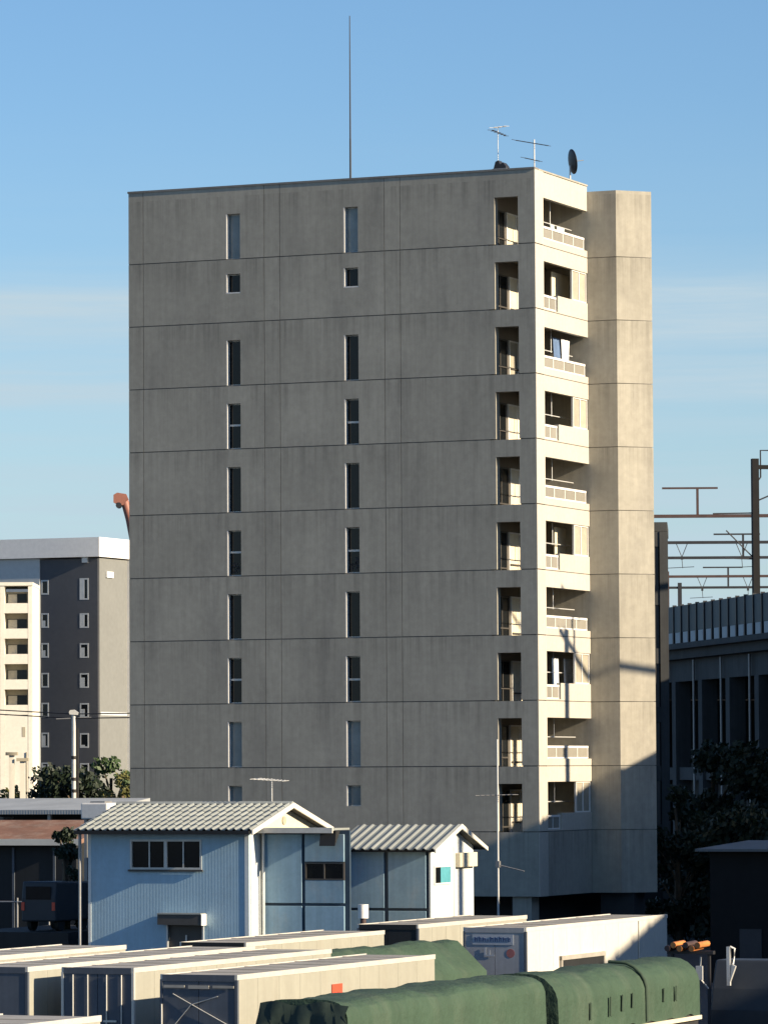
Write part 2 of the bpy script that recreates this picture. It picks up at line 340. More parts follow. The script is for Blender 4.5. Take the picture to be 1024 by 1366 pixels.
# the balcony face (x = 0), storey by storey
def balcony(k):
    zk = 5.6 + 2.9 * k; zn = zk + 2.9 if k < 9 else ZT
    y0, y1 = 1.055, 6.68
    kind_a = (k % 2 == 1)
    top = zk + (2.15 if kind_a else 2.20)
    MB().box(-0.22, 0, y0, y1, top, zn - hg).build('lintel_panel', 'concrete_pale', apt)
    if kind_a:
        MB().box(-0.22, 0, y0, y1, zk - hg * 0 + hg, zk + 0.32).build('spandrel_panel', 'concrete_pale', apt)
    else:
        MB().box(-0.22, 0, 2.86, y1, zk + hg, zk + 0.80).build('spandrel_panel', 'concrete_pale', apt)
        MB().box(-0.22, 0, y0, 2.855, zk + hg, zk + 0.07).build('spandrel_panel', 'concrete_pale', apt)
    MB().box(-0.20, -0.02, y0, y1, zk - hg, zk + hg).build('joint_strip', 'concrete_joint', apt)
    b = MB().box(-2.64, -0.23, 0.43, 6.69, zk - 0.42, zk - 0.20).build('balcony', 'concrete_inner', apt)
    ya, yb, za, zb = (y0 + .02, 6.45, zk + 0.33, zk + 0.90) if kind_a else (y0 + .02, 2.80, zk + 0.08, zk + 0.72)
    rl = MB().box(-0.16, -0.06, ya, yb, zb - 0.10, zb)
    rl.box(-0.14, -0.07, ya, yb, za, za + 0.06)
    n = 4 if kind_a else 2
    for i in range(n + 1):
        y = ya + (yb - ya - 0.06) * i / n
        rl.box(-0.135, -0.075, y, y + 0.06, za + 0.06, zb - 0.10)
    rl.build('railing', 'white_paint', b)
    pm = MB().box(-0.115, -0.095, 0, (yb - ya) / n - 0.07, 0, zb - za - 0.17).mesh('rail_infill', 'rail_panel')
    for i in range(n):
        inst(pm, 'rail_infill', b, (0, ya + 0.065 + (yb - ya - 0.06) * i / n, za + 0.065))
    # sliding doors on the back wall
    lit = 3.30 + random.uniform(-.15, .25)
    for (da, db, fm) in ((1.45, lit - .25, 'frame_dark'), (lit, 5.6, 'white_paint')):
        d = MB(); t = 0.07
        za2, zb2 = zk - 0.18, zk + 1.85
        for (p, q, r_, s_) in ((da, da + t, za2, zb2), (db - t, db, za2, zb2), (da + t, db - t, za2, za2 + t), (da + t, db - t, zb2 - t, zb2), ((da + db) / 2 - .04, (da + db) / 2 + .04, za2 + t, zb2 - t)):
            d.box(-2.64, -2.57, p, q, r_, s_)
        do = d.build('sliding_door', fm, b)
        for (p, q) in ((da + t, (da + db) / 2 - .04), ((da + db) / 2 + .04, db - t)):
            MB().box(-2.635, -2.605, p, q, za2 + t, zb2 - t).build('pane', 'pane_dark' if fm == 'frame_dark' else random.choice(['curtain_y', 'cream_wall', 'curtain', 'cream_wall']), do)
        zm = zk + random.choice((.15, .35, .55))
        MB().box(-2.605, -2.54, da + t, db - t, zm, zm + .07).build('mid_rail', 'frame_dark', do)
    if k in (9, 7, 3, 1):                           # outdoor unit of an air conditioner on the balcony floor
        ac = MB().box(-2.35, -2.0, 5.75, 6.45, zk - .19, zk + .40).build('cooling_unit', 'white_paint', b)
        MB().tube([(-1.995, 6.1, zk + .1), (-1.98, 6.1, zk + .1)], .22, 16).build('fan_grille', 'metal_dark', ac)
    if not kind_a:                                  # closed bay at the far end of the balcony
        w = MB(); ya, yb, za, zb = 4.85, 6.66, zk + 0.80, top
        for (p, q, r_, s_) in ((ya, ya + .06, za, zb), (yb - .06, yb, za, zb), (ya + .06, yb - .06, za, za + .06), (ya + .06, yb - .06, zb - .06, zb), (ya + .86, ya + .93, za + .06, zb - .06)):
            w.box(-0.15, -0.06, p, q, r_, s_)
        wo = w.build('bay_window', 'white_paint', b)
        MB().box(-0.115, -0.10, ya + .06, ya + .86, za + .06, zb - .06).build('pane', 'curtain_y', wo)
        MB().box(-0.125, -0.11, ya + .93, yb - .06, za + .06, zb - .06).build('pane', 'curtain_y', wo)
        if k in (8, 4):
            a, c = (4.45, 6.6) if k == 8 else (4.6, 6.0)
            MB().box(-0.95, -0.90, a, c, zk + 0.72, top - 0.1).build('partition_screen', 'cream_wall', b)
    # drying pole and its hooks
    if k != 8:
        p = MB().tube([(-0.75, 1.1, zk + 1.30), (-0.75, 6.6, zk + 1.30)], 0.026)
        p.tube([(-0.75, 3.9, zk + 1.25), (-0.75, 3.9, zn - 0.5)], 0.022)
        p.build('drying_pole', 'metal_pale', b)
    if kind_a: MB().box(-0.72, -0.60, 1.12, 1.45, zk - .2, zk + 1.5).build('air_duct', 'white_paint', b)
for k in range(10): balcony(k)
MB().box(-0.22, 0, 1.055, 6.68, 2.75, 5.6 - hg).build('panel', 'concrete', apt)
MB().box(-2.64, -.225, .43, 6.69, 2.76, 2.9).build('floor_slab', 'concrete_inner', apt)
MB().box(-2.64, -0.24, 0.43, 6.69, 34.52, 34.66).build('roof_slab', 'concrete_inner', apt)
# the wing with the chamfered face
PIER = [(-2.64, 6.70), (1.40, 6.70), (2.66, 7.96), (1.40, 9.22), (-2.64, 9.22)]
def inset(p, d):
    cx = sum(a for a, b in p) / len(p); cy = sum(b for a, b in p) / len(p)
    return [(a + (d if a < cx else -d), b + (d if b < cy else -d)) for a, b in p]
for ri in range(11):
    z0, z1 = ZL[ri] + (hg * .7 if ri else 0), ZL[ri + 1] - (hg * .7 if ri < 10 else 0.25)
    MB().prism(PIER, z0, z1).build('panel', 'concrete', apt)
MB().prism(inset(PIER, 0.05), 2.8, 34.5).build('joint_strip', 'concrete_joint', apt)

# things on the roof and the balconies
def L(x, y, z): return (6.74 + x * UX + y * WX, 198.57 + x * UY + y * WY, z)
rod = thing('lightning_rod', L(-11.05, 5.0, 34.66), GR, 'thin tall lightning rod on the roof of the concrete block', 'lightning rod')
MB().tube([(0, 0, 0), (0, 0, 3.0)], 0.055, r1=0.045).build('lower_tube', 'metal_dark', rod)
MB().tube([(0, 0, 3.0), (0, 0, 8.75)], 0.040, r1=0.022).build('upper_tube', 'metal_dark', rod)
MB().box(-.25, .25, -.25, .25, 0, .05).build('base_plate', 'metal_grey', rod)
def yagi(mb, o, d, ln, n, ea, up_=0.0):
    o = Vector(o); d = Vector(d).normalized(); ea = Vector(ea).normalized()
    mb.tube([o - d * ln / 2, o + d * ln / 2], 0.022, 6)
    for i in range(n):
        c = o - d * ln / 2 + d * ln * i / (n - 1); h = 0.34 - 0.16 * i / n
        mb.tube([c - ea * h, c + ea * h], 0.012, 5)
ant = thing('television_antenna', L(-0.75, 2.0, 34.66), GR, 'rooftop aerial with long boom arms beside the satellite dish', 'antenna')
MB().tube([(0, 0, 0), (0.0, 0, 1.95)], 0.032).build('mast', 'metal_pale', ant)
m_ = MB(); yagi(m_, (-0.1, 0, 1.80), (1, 0.25, -0.20), 1.5, 9, (0.2, 1, 0)); m_.build('boom', 'metal_dark', ant)
m_ = MB(); yagi(m_, (-0.1, 0, 1.05), (1, 0.3, -0.25), 0.7, 6, (0.2, 1, 0)); m_.build('boom', 'metal_dark', ant)
ant2 = thing('television_antenna', L(-2.5, 2.0, 34.66), GR, 'small rooftop aerial with short tilted boom above the vent hood', 'antenna')
MB().tube([(0, 0, 0), (0, 0, 2.45)], 0.018).build('mast', 'metal_pale', ant2)
m_ = MB(); yagi(m_, (0.05, 0, 2.35), (1, 0.3, -0.45), 0.7, 6, (0.2, 1, 0.1)); m_.build('boom', 'metal_dark', ant2)
m_ = MB(); yagi(m_, (0.1, 0, 2.62), (1, 0.2, 0.1), 0.6, 4, (0.2, 1, 0.1)); m_.tube([(0, 0, 2.44), (.02, 0, 2.65)], .014, 5); m_.build('boom', 'metal_pale', ant2)
vent = thing('roof_vent', L(-1.66, 0.25, 35.09), GR, 'small dark hooded vent on the roof edge of the block', 'vent')
MB().prof_y([(-.30, 0), (.30, 0), (.30, .12), (.16, .30), (.02, .20), (-.06, .40), (-.20, .34)], -.2, .25).build('hood', 'metal_dark', vent)
MB().box(-.34, .34, -.22, .27, -.0, .03).build('flange', 'metal_grey', vent)
dish = thing('satellite_dish', L(-0.55, 6.0, 34.66), GR, 'dark satellite dish on a short mast at the roof corner', 'satellite dish')
MB().tube([(0, 0, 0), (0, 0, 1.25)], 0.04).build('mast', 'metal_pale', dish)
m_ = MB(); nr, na = 6, 28; vs = [(0, 0, 0)]
for i in range(1, nr + 1):
    rr = 0.57 * i / nr
    for j in range(na): vs.append((rr * math.cos(2 * math.pi * j / na), rr * math.sin(2 * math.pi * j / na), 0.30 * rr * rr))
fs = [(0, 1 + j, 1 + (j + 1) % na) for j in range(na)]
for i in range(nr - 1):
    for j in range(na): fs.append((1 + i * na + j, 1 + (i + 1) * na + j, 1 + (i + 1) * na + (j + 1) % na, 1 + i * na + (j + 1) % na))
m_.add(vs, fs, True)
dr = m_.build('reflector', 'metal_dark', dish); dr.location = (0.05, 0, 1.42); dd = Vector((.95, .29, .15)); dr.rotation_euler = Vector((dd.x * UX + dd.y * UY, dd.x * WX + dd.y * WY, dd.z)).to_track_quat('Z', 'Y').to_euler()
so = dr.modifiers.new('solid', 'SOLIDIFY'); so.thickness = 0.025
MB().tube([(0, 0, .1), (0, 0, .62)], 0.018).build('feed_arm', 'metal_grey', dr)
def cloth(name, y, z, w, h, m, label, x=-0.74, group=None):
    mb = MB(); nx, nz_ = 10, 8; vs = []
    ph = random.random() * 6
    for j in range(nz_ + 1):
        for i in range(nx + 1):
            t = i / nx; s = j / nz_
            vs.append((0.05 * s * math.sin(ph + t * 9) + 0.02 * math.sin(t * 17 + ph), w * (t - .5) * (1 - 0.12 * s), -h * s - 0.05 * s * math.sin(t * 5 + ph)))
    fs = [(j * (nx + 1) + i, j * (nx + 1) + i + 1, (j + 1) * (nx + 1) + i + 1, (j + 1) * (nx + 1) + i) for j in range(nz_) for i in range(nx)]
    mb.add(vs, fs, True)
    o = mb.build(name, m, None, L(x, y, z), GR)
    so = o.modifiers.new('solid', 'SOLIDIFY'); so.thickness = 0.012
    return tag(o, label, 'laundry', group)
zz = lambda k: 5.6 + 2.9 * k
cloth('hanging_towel', 4.15, zz(9) + 1.28, 0.55, 0.75, 'cloth_pale', 'narrow pale blue towel drying on the top floor balcony')
cloth('hanging_sheet', 5.2, zz(9) + 1.28, 1.05, 0.85, 'cloth_pale', 'wide pale blue sheet drying on the top floor balcony')
cloth('hanging_shirt', 4.5, zz(7) + 1.95, 1.1, 1.25, 'cloth_blue', 'dark blue shirt drying on the third balcony from the roof', -0.70)
cloth('hanging_sheet', 5.3, zz(7) + 1.95, 1.1, 1.45, 'cloth_white', 'white sheet drying on the third balcony from the roof', -0.60)
cloth('hanging_towel', 4.1, zz(2) + 1.95, 0.9, 1.5, 'cloth_white', 'narrow white towel drying beside a wide sheet low on the block')
cloth('hanging_sheet', 5.75, zz(2) + 1.95, 1.2, 1.55, 'cloth_white', 'wide white sheet drying on the eighth balcony from the roof')
box = thing('balcony_locker', L(-0.9, 2.4, zz(9) - 0.2), GR, 'white storage locker on the top floor balcony', 'locker')
MB().box(-.3, .3, -.55, .55, 0.02, 1.0).build('cabinet', 'white_paint', box, bevel=.02)
MB().box(-.32, .32, -.57, .57, 1.002, 1.05).build('lid', 'body_grey', box)

# ------------------------------------------------------------------ vegetation
def leaf_cloud(mb, clumps, n, size, rnd):
    tot = sum(c[3] ** 2 for c in clumps)
    for (cx, cy, cz, cr_) in clumps:
        for i in range(int(n * cr_ ** 2 / tot)):
            d = Vector((rnd.gauss(0, 1), rnd.gauss(0, 1), rnd.gauss(0, 1))).normalized()
            rr = cr_ * (0.55 + 0.5 * rnd.random() ** 0.6) * (0.85 + 0.3 * math.sin(d.x * 7 + cx) * math.sin(d.z * 6 + cy))
            p = Vector((cx, cy, cz)) + Vector((d.x * rr, d.y * rr, d.z * rr * 0.85))
            a = Vector((rnd.gauss(0, 1), rnd.gauss(0, 1), rnd.gauss(0, 0.6))).normalized()
            b = a.orthogonal().normalized(); q = a.cross(b)
            s = size * (0.6 + 0.8 * rnd.random())
            b_ = b * s; q_ = q * s * 0.55
            mb.add([p - b_, p + q_, p + b_, p - q_], [(0, 1, 2, 3)])
def tree(loc, h, rad, n, size, leaf, label, seed, group=None, zbase=0.25):
    rnd = random.Random(seed)
    t = thing('tree', loc, rnd.random() * 6, label, 'tree', group)
    tr = MB().tube([(0, 0, -.1), (0.1, 0, h * .3), (0.0, .1, h * .6), (.1, .1, h * .85)], h * .028, 8, h * .01)
    clumps = []
    for i in range(16):
        a = rnd.random() * 6.283; hh = zbase + (0.92 - zbase) * rnd.random()
        rr = rad * (0.25 + 0.6 * rnd.random()) * (1.15 - 0.55 * abs(hh - .5))
        c = (math.cos(a) * rr, math.sin(a) * rr, hh * h)
        clumps.append(c + (rad * (0.28 + 0.22 * rnd.random()),))
        tr.tube([(0.05, 0.05, h * max(.2, hh - .25)), (c[0] * .5, c[1] * .5, h * (hh - .1)), c], h * .009, 5, h * .003)
    clumps.append((0, 0, h * .93, rad * .32)); clumps.append((0, 0, h * .6, rad * .5))
    tr.build('trunk', 'bark', t)
    cr_ = MB(); leaf_cloud(cr_, clumps, n, size, rnd); cr_.build('crown', leaf, t)
    return t

# ------------------------------------------------------------------ far buildings on the left
# charcoal office block, near corner at its origin; x runs along the shaded front, y along the lit side
ob = thing('office_building', (-33.2, 520, 0), GR, 'charcoal and grey office building with bright white roof band', 'building')
OH = 35.4
MB().box(-7.5, 0, 0.15, 12, 0, 33.0).build('wall', 'wall_charcoal', ob)
MB().box(-16, -7.5, 0.0, 11.9, 0, 33.1).build('wall', 'wall_lightgrey', ob)
MB().box(0.002, 0.12, 0.3, 7.5, 0, 33.0).build('side_wall', 'wall_greyside', ob)
MB().box(0.0, 0.5, 7.5, 8.4, 0, 33.0).build('corner_fin', 'wall_white', ob)
MB().box(-16.4, 0.5, -0.5, 12.3, 33.15, OH).build('roof_band', 'wall_white', ob)
MB().box(-1.9, -1.2, -0.2, 0.14, 32.5, 33.1).build('floodlight', 'metal_pale', ob)
MB().box(0.13, 0.32, 1.9, 3.6, 30.8, 31.5).build('wall_sign', 'wall_white', ob)
FS = 3.47
def owin(x, z, w, h, sill):
    f = MB()
    for (a, b, c, d) in ((x, x + .16, z, z + h), (x + w - .16, x + w, z, z + h), (x + .16, x + w - .16, z, z + .16), (x + .16, x + w - .16, z + h - .16, z + h)):
        f.box(a, b, 0.122, .149, c, d)
    fo = f.build('window', 'wall_lightgrey', ob)
    MB().box(x + .16, x + w - .16, 0.135, .1485, z + .16, z + h - .16).build('pane', 'pane_dark', fo)
    MB().box(x + .16, x + w * .55, 0.128, .134, z + .16, z + h * sill).build('blind', 'wall_lightgrey', fo)
for i in range(9):
    z = 28.5 - i * FS
    owin(-7.35, z + (0.4 if i == 0 else 0), 0.95, 1.7, (0.1, .5, .5, .1, .1, .8, .8, .5, .5)[i])
    owin(-2.35, z - (0.3 if i == 0 else 0.1), 1.15, 2.5 if i == 0 else 1.7, (.95, .9, .7, .7, .6, .2, .5, .5, .5)[i])
MB().box(0.13, 0.16, 0.5, 7.4, 14.8, 15.2).build('string_course', 'wall_lightgrey', ob)
# beige flats
bf = thing('beige_flats', (-39.2, 500, 0), 0, 'cream apartment building with a grid of sunny balcony openings', 'building')
BS = 2.83; BZ = 29.4
frame_x = [-14.0, -10.9, -10.4, -7.2, -6.7, -3.55, -3.05, -0.42, 0.0]
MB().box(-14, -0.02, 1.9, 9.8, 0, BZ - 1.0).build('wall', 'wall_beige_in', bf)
MB().box(0.0, 0.0 + .06, 0.05, 9.9, 0, BZ - .4).build('side_wall', 'wall_beige', bf)
MB().box(-14, 0.1, -0.1, 9.95, BZ - .38, BZ).build('roof_edge', 'wall_beige', bf)
for a in (-14.0, -10.9, -7.2, -3.55, -0.42):
    MB().box(a, a + .5 if a < -1 else -.002, 0.0, 1.89, 0, BZ - .4).build('frame_post', 'wall_beige', bf)
for i in range(10):
    z = BZ - .4 - (i + 1) * BS
    MB().box(-13.4, -.43, 0.02, 1.88, z - .2 + .9 - .9, z + .9).build('balcony_parapet', 'wall_beige', bf) if i < 5 else MB().box(-13.4, -3.06, 0.02, 1.88, z - .2, z + .55).build('balcony_parapet', 'wall_beige', bf)
    for a, b in ((-13.2, -11.2), (-10.0, -7.6), (-6.4, -3.9), (-2.9, -0.7)):
        if i >= 5 and b > -1: continue
        w = MB().box(a, b, 1.84, 1.89, z + .1, z + 2.0).build('window', 'pane_dark', bf)
        MB().box(a + .1, a + 1.1, 1.80, 1.835, z + .3, z + 1.95).build('curtain_leaf', 'curtain', w)
MB().box(-3.04, -.43, 0.03, 1.87, 0, BZ - .4 - 5 * BS - .25).build('stair_wall', 'wall_beige', bf)
MB().box(-1.1, -.75, 0.0, 0.028, 12.2, 13.3).build('stair_vent', 'wall_beige_in', bf)
for x in (-2.1, -0.6):
    MB().tube([(x, -.06, 0), (x, -.06, 10.5)], 0.06, 6).build('downpipe', 'wall_beige_in', bf)
# small construction crane behind the block
cr1 = thing('crane', (-16.2, 300, 0), 0, 'red construction crane tip showing beside the concrete block', 'crane')
MB().tube([(2.5, 0, 0), (2.3, 0, 15), (-0.2, 0, 22.6)], 0.55, 8, 0.32).build('mast', 'metal_brown', cr1)
MB().tube([(-.2, 0, 22.5), (-.75, 0, 25.2), (-1.15, 0, 26.5)], .36, 8, .26).build('boom', 'crane_red', cr1)
MB().prof_y([(-1.85, 26.3), (-1.6, 26.15), (-1.2, 26.1), (-.85, 26.5), (-1.0, 26.85), (-1.6, 26.95), (-1.85, 26.8)], -.25, .25).build('boom_head', 'crane_red', cr1)
MB().tube([(-1.5, -.3, 26.1), (-1.5, .3, 26.1)], .2, 10).build('sheave', 'metal_dark', cr1)

# ------------------------------------------------------------------ left middle ground
sp = thing('striped_pole', (-15.9, 230, 0), 0, 'white lamp pole with black bands in front of the trees', 'pole')
MB().tube([(0, 0, 0), (0, 0, 11.3)], .13, 10, .10).build('shaft', 'metal_pale', sp)
for z in (9.0, 7.9, 7.3, 6.0, 5.1): MB().tube([(0, 0, z), (0, 0, z + .16)], .145, 10).build('band', 'black_band', sp)
MB().prof_y([(-.20, 11.28), (.22, 11.25), (.24, 11.38), (.05, 11.52), (-.18, 11.50), (-.24, 11.4)], -.16, .16).build('lamp_head', 'metal_pale', sp)
MB().tube([(.2, 0, 0), (.2, 0, 10.6)], .045, 6).build('cable_duct', 'black_band', sp)
MB().tube([(-.9, 0, 11.05), (.9, 0, 11.12)], .035, 6).build('cross_arm', 'metal_grey', sp)
oc = MB()
for dz in (0, .22):
    oc.tube([(-25, 236, 11.9 + dz), (-20, 233, 11.35 + dz), (-15.9, 230, 11.08 + dz), (-9, 227, 11.1 + dz), (-1, 223, 11.5 + dz)], .03, 5)
tag(oc.build('overhead_cable', 'metal_dark'), 'pair of overhead cables running past the banded white pole', 'cable')
for i, (x, lbl) in enumerate(((-18.9, 'taller of the two sandy concrete posts before the trees'), (-18.35, 'shorter of the two sandy concrete posts before the trees'))):
    t = thing('concrete_post', (x, 228, 0), 0, lbl, 'post', 'pair of sandy posts')
    MB().box(-.13, .13, -.13, .13, 0, 9.2 - i * .3).build('shaft', 'wall_beige', t)
    MB().box(-.30, .30, -.25, .25, 9.2 - i * .3, 9.36 - i * .3).build('cap', 'wall_beige_in', t)
tree((-16.6, 244, 0), 8.6, 2.5, 5200, .16, 'leaf_dark', 'dark green tree behind the banded white pole', 3)
tree((-18.3, 247, 0), 8.7, 2.0, 3200, .16, 'leaf_dark', 'dark tree beside the sandy posts', 5)
tree((-14.9, 246, 0), 9.4, 1.6, 2400, .15, 'leaf_mid', 'taller pointed tree right of the banded pole', 8)
tree((-14.0, 240, 0), 8.6, 1.3, 2200, .14, 'leaf_olive', 'sunlit olive bush at the foot of the concrete block', 11)
tree((-13.0, 225, 0), 8.4, .7, 900, .12, 'leaf_mid', 'slim shrub touching the left edge of the concrete block', 13)
tree((-20.2, 245, 0), 7.7, 1.6, 1700, .15, 'leaf_olive', 'brownish hedge tree below the cream flats', 17)
# low workshops between the house and the trees
w1 = thing('workshop', (-12.2, 186, 0), GR, 'low workshop with pale grey metal roof and open goods bays', 'workshop')
MB().prof_x([(-1.2, 6.62), (-1.2, 6.80), (3.2, 7.25), (3.2, 7.1)], -7.0, 1.2).build('roof', 'grey_roof', w1)
MB().box(-6.8, .9, 2.5, 2.7, 0, 6.9).build('rear_wall', 'dark_wall', w1)
for x in (-6.6, -4.0, -1.5, .8): MB().box(x, x + .14, -.9, -.76, 0, 6.6).build('post', 'metal_grey', w1)
MB().box(-6.8, 1.0, -.9, 2.4, 5.35, 5.45).build('loft_floor', 'dark_wall', w1)
for i, (x, w_, h_, m_) in enumerate(((-6.2, 1.1, .8, 'cloth_pale'), (-4.7, .7, 1.0, 'body_grey'), (-3.6, 1.2, .85, 'cloth_pale'), (-2.1, .8, .6, 'rust_roof'), (-.9, 1.0, .9, 'body_navy'))):
    c = thing('goods_crate', (-12.2 + (x + .5) * UX, 186 + (x + .5) * UY, 5.45), GR,
              ('pale blue crate at the left end of the workshop loft', 'grey tall crate in the workshop loft', 'wide pale blue crate in the workshop loft', 'rusty low crate in the workshop loft', 'dark navy crate at the house end of the loft')[i], 'crate')
    MB().box(-w_ / 2, w_ / 2, -.35, .5, 0, h_).build('case', m_, c, bevel=.03)
    MB().box(-w_ / 2 - .02, w_ / 2 + .02, -.37, .52, h_ + .002, h_ + .05).build('lid', m_, c)
w2 = thing('brown_roof_shed', (-11.9, 176, 0), GR, 'dark shed with rusty brown metal roof left of the blue house', 'shed')
MB().prof_x([(-.6, 5.55), (-.6, 5.72), (2.6, 6.45), (2.6, 6.25)], -6.0, .3).build('roof', 'rust_roof', w2)
MB().box(-5.8, -.2, 0, 2.4, 0, 5.6).build('wall', 'dark_wall', w2)
MB().box(-6.02, .32, -.66, -.61, 5.5, 5.75).build('gutter', 'wall_beige', w2)
MB().box(-4.4, -4.1, -.06, -.005, 2.5, 3.5).build('notice', 'body_grey', w2)
for x in (-5.0, -3.0, -1.2): MB().box(x, x + .1, -.05, -.004, .2, 5.4).build('batten', 'body_navy', w2)
f1 = thing('pipe_fence', (-11.4, 170, 0), GR, 'dark pipe fence with two rails beside the blue house', 'fence')
for i in range(5): MB().tube([(-5.5 + i * 1.35, 0, 0), (-5.5 + i * 1.35, 0, 3.6)], .04, 6).build('post', 'metal_grey', f1)
for z in (2.0, 3.45): MB().tube([(-5.5, 0, z), (0, 0, z)], .035, 6).build('rail', 'metal_grey', f1)
tree((-11.75, 166.0, 0), 6.6, .6, 1300, .10, 'leaf_dark', 'dark narrow shrub against the blue house', 21, None, .35)
wb = thing('water_tank', (-10.6, 168, 0), GR, 'white roof tank box peeking over the left end of the tiled roof', 'tank')
for x in (-.5, .5): MB().box(x - .06, x + .06, -.3, .3, 0, 6.6).build('leg', 'metal_grey', wb)
MB().box(-.55, .55, -.6, .6, 6.6, 7.2).build('tank_body', 'white_paint', wb, bevel=.05)
MB().box(-.3, .3, -.3, .3, 7.2, 7.27).build('hatch', 'metal_grey', wb)

vn = thing('small_van', (-11.95, 163.2, 2.6), GR, 'small dark van parked on the raised yard beside the blue house', 'van')
MB().prof_x([(0, .35), (3.0, .35), (3.0, 1.15), (2.75, 1.75), (.1, 1.8), (0, 1.2)], -1.4, 0).build('body', 'truck_dark', vn, bevel=.06)
MB().box(-1.2, -.2, -.02, .0, 1.15, 1.62).build('rear_window', 'pane_dark', vn)
for x in (-1.38, -.14): MB().box(x, x + .12, -.03, .0, .75, 1.05).build('tail_light', 'red_paint', vn)
for x in (-1.25, -.15):
    for y in (.6, 2.4): MB().tube([(x - .08, y, .28), (x + .08, y, .28)], .28, 14).build('wheel', 'tyre', vn)
yd = MB().box(-3.2, 1.2, -.8, 6.5, 0, 2.6).build('yard_terrace', 'dark_wall', None, (-12.2, 163.2, 0), GR)
yd['kind'] = 'structure'

# ------------------------------------------------------------------ blue house
HX, HY = -4.82, 158.0
hs = thing('blue_house', (HX, HY, 0), GR, 'two storey blue house with ribbed pale metal gable roof', 'house')
HW, HD, HE, HRz = 6.25, 6.0, 6.40, 7.14
m_ = MB()
wx0, wx1, wz0, wz1 = -4.60, -1.80, 4.90, 5.96
dx0, dx1, dz1 = -3.12, -1.78, 2.95
m_.box(-HW, wx0, 0, .15, 0, HE); m_.box(wx1, 0, 0, .15, 0, HE)
m_.box(wx0, wx1, 0, .15, wz1, HE); m_.box(wx0, wx1, 0, .15, dz1, wz0)
m_.box(wx0, dx0, 0, .15, 0, dz1)
m_.box(dx1, wx1 + .0, 0, .15, 0, dz1) if dx1 < wx1 else None
m_.build('front_wall', 'blue_wall', hs)
MB().box(-HW, -HW + .15, .15, HD - .15, 0, HE).build('left_wall', 'blue_wall', hs)
MB().box(-HW, 0, HD - .15, HD, 0, HE).build('rear_wall', 'blue_wall', hs)
mid = HD / 2
def gable(x0, x1, d, e, rz_, z0=0):
    return MB().prof_x([(.15, z0), (d - .15, z0), (d - .15, e), (d / 2, rz_), (.15, e)], x0, x1)
gable(-.15, 0, HD, HE, HRz - .06).build('gable_wall', 'cream_wall', hs)
MB().box(.002, .03, .16, .95, 0, HE).build('corner_board', 'white_wall', hs)
MB().box(-.13, .03, -.02, -.002, 0, HE).build('corner_board', 'white_wall', hs)
MB().box(-HW - .01, -HW + .10, -.02, -.002, 0, HE).build('corner_board', 'white_wall', hs)
def roof_slope(parent, x0, x1, n, ye, yr, ze, zr, mname, rib=0.055, rows=1):
    """pressed metal sheets from the eave (ye, ze) to the ridge (yr, zr), in overlapping rows, each sheet a piece with a rolled rib"""
    w = (x1 - x0) / n
    nrm = Vector((0, -(zr - ze), (yr - ye))).normalized()
    if nrm.z < 0: nrm = -nrm
    prof = [(0, 0), (w * .50, 0.0), (w * .62, rib * .8), (w * .78, rib), (w * .92, rib * .55), (w - .004, 0.004)]
    for q in range(rows):
        t0, t1 = q / rows, (q + 1) / rows + (.03 if q < rows - 1 else 0)
        lift = .032 if rows > 1 else 0.0
        vs = []
        for (t, lf) in ((t0, lift), (t1, 0.0)):
            y, z = ye + (yr - ye) * t, ze + (zr - ze) * t
            for (px, h) in prof: vs.append(Vector((px, y, z)) + nrm * (h + .03 + lf))
            for (px, h) in prof: vs.append(Vector((px, y, z)) + nrm * (h + lf))
        k = len(prof); fs = []
        for i in range(k - 1):
            fs.append((i, i + 1, 2 * k + i + 1, 2 * k + i)); fs.append((k + i + 1, k + i, 3 * k + i, 3 * k + i + 1))
        for b in (0, 2 * k): fs += [(b + i, b + i + 1, b + k + i + 1, b + k + i) for i in range(k - 1)]
        fs += [(0, k, 3 * k, 2 * k), (k - 1, 2 * k - 1, 4 * k - 1, 3 * k - 1)]
        me = MB().add(vs, fs).mesh('roof_sheet', mname)
        for i in range(n): inst(me, 'roof_sheet', parent, (x0 + i * w, 0, 0))
rf = MB().prof_x([(-.45, HE - .22), (-.45, HE - .16), (mid, HRz), (HD + .45, HE - .16), (HD + .45, HE - .22), (mid, HRz - .07)], -HW - .32, .36).build('roof', 'dark_wall', hs)
roof_slope(rf, -HW - .36, .34, 24, -.50, mid, HE - .15, HRz + .02, 'roof_metal', .06, 6)
roof_slope(rf, -HW - .36, .34, 24, HD + .50, mid, HE - .15, HRz + .02, 'roof_metal', .06, 6)
MB().prof_x([(mid - .16, HRz + .05), (mid, HRz + .14), (mid + .16, HRz + .05), (mid, HRz + .03)], -HW - .36, .37).build('ridge_cap', 'roof_metal', rf)
MB().prof_x([(-.52, HE - .27), (-.52, HE - .10), (mid, HRz + .09), (HD + .52, HE - .10), (HD + .52, HE - .27), (mid, HRz - .10)], .362, .42).build('bargeboard', 'roof_edge', rf)
MB().box(-HW - .3, .3, -.58, -.505, HE - .25, HE - .13).build('gutter', 'dark_wall', rf)
MB().tube([(.005, mid - .0, HRz - .55), (.04, mid, HRz - .55)], .15, 14).build('gable_vent', 'wall_beige_in', hs)
w = MB()
for (a, b, c, d) in ((wx0, wx0 + .07, wz0, wz1), (wx1 - .07, wx1, wz0, wz1), (wx0 + .07, wx1 - .07, wz0, wz0 + .07), (wx0 + .07, wx1 - .07, wz1 - .07, wz1), ((wx0 + wx1) / 2 - .07, (wx0 + wx1) / 2 + .05, wz0 + .07, wz1 - .07)):
    w.box(a, b, -.03, .12, c, d)
wo = w.build('window', 'frame_metal', hs)
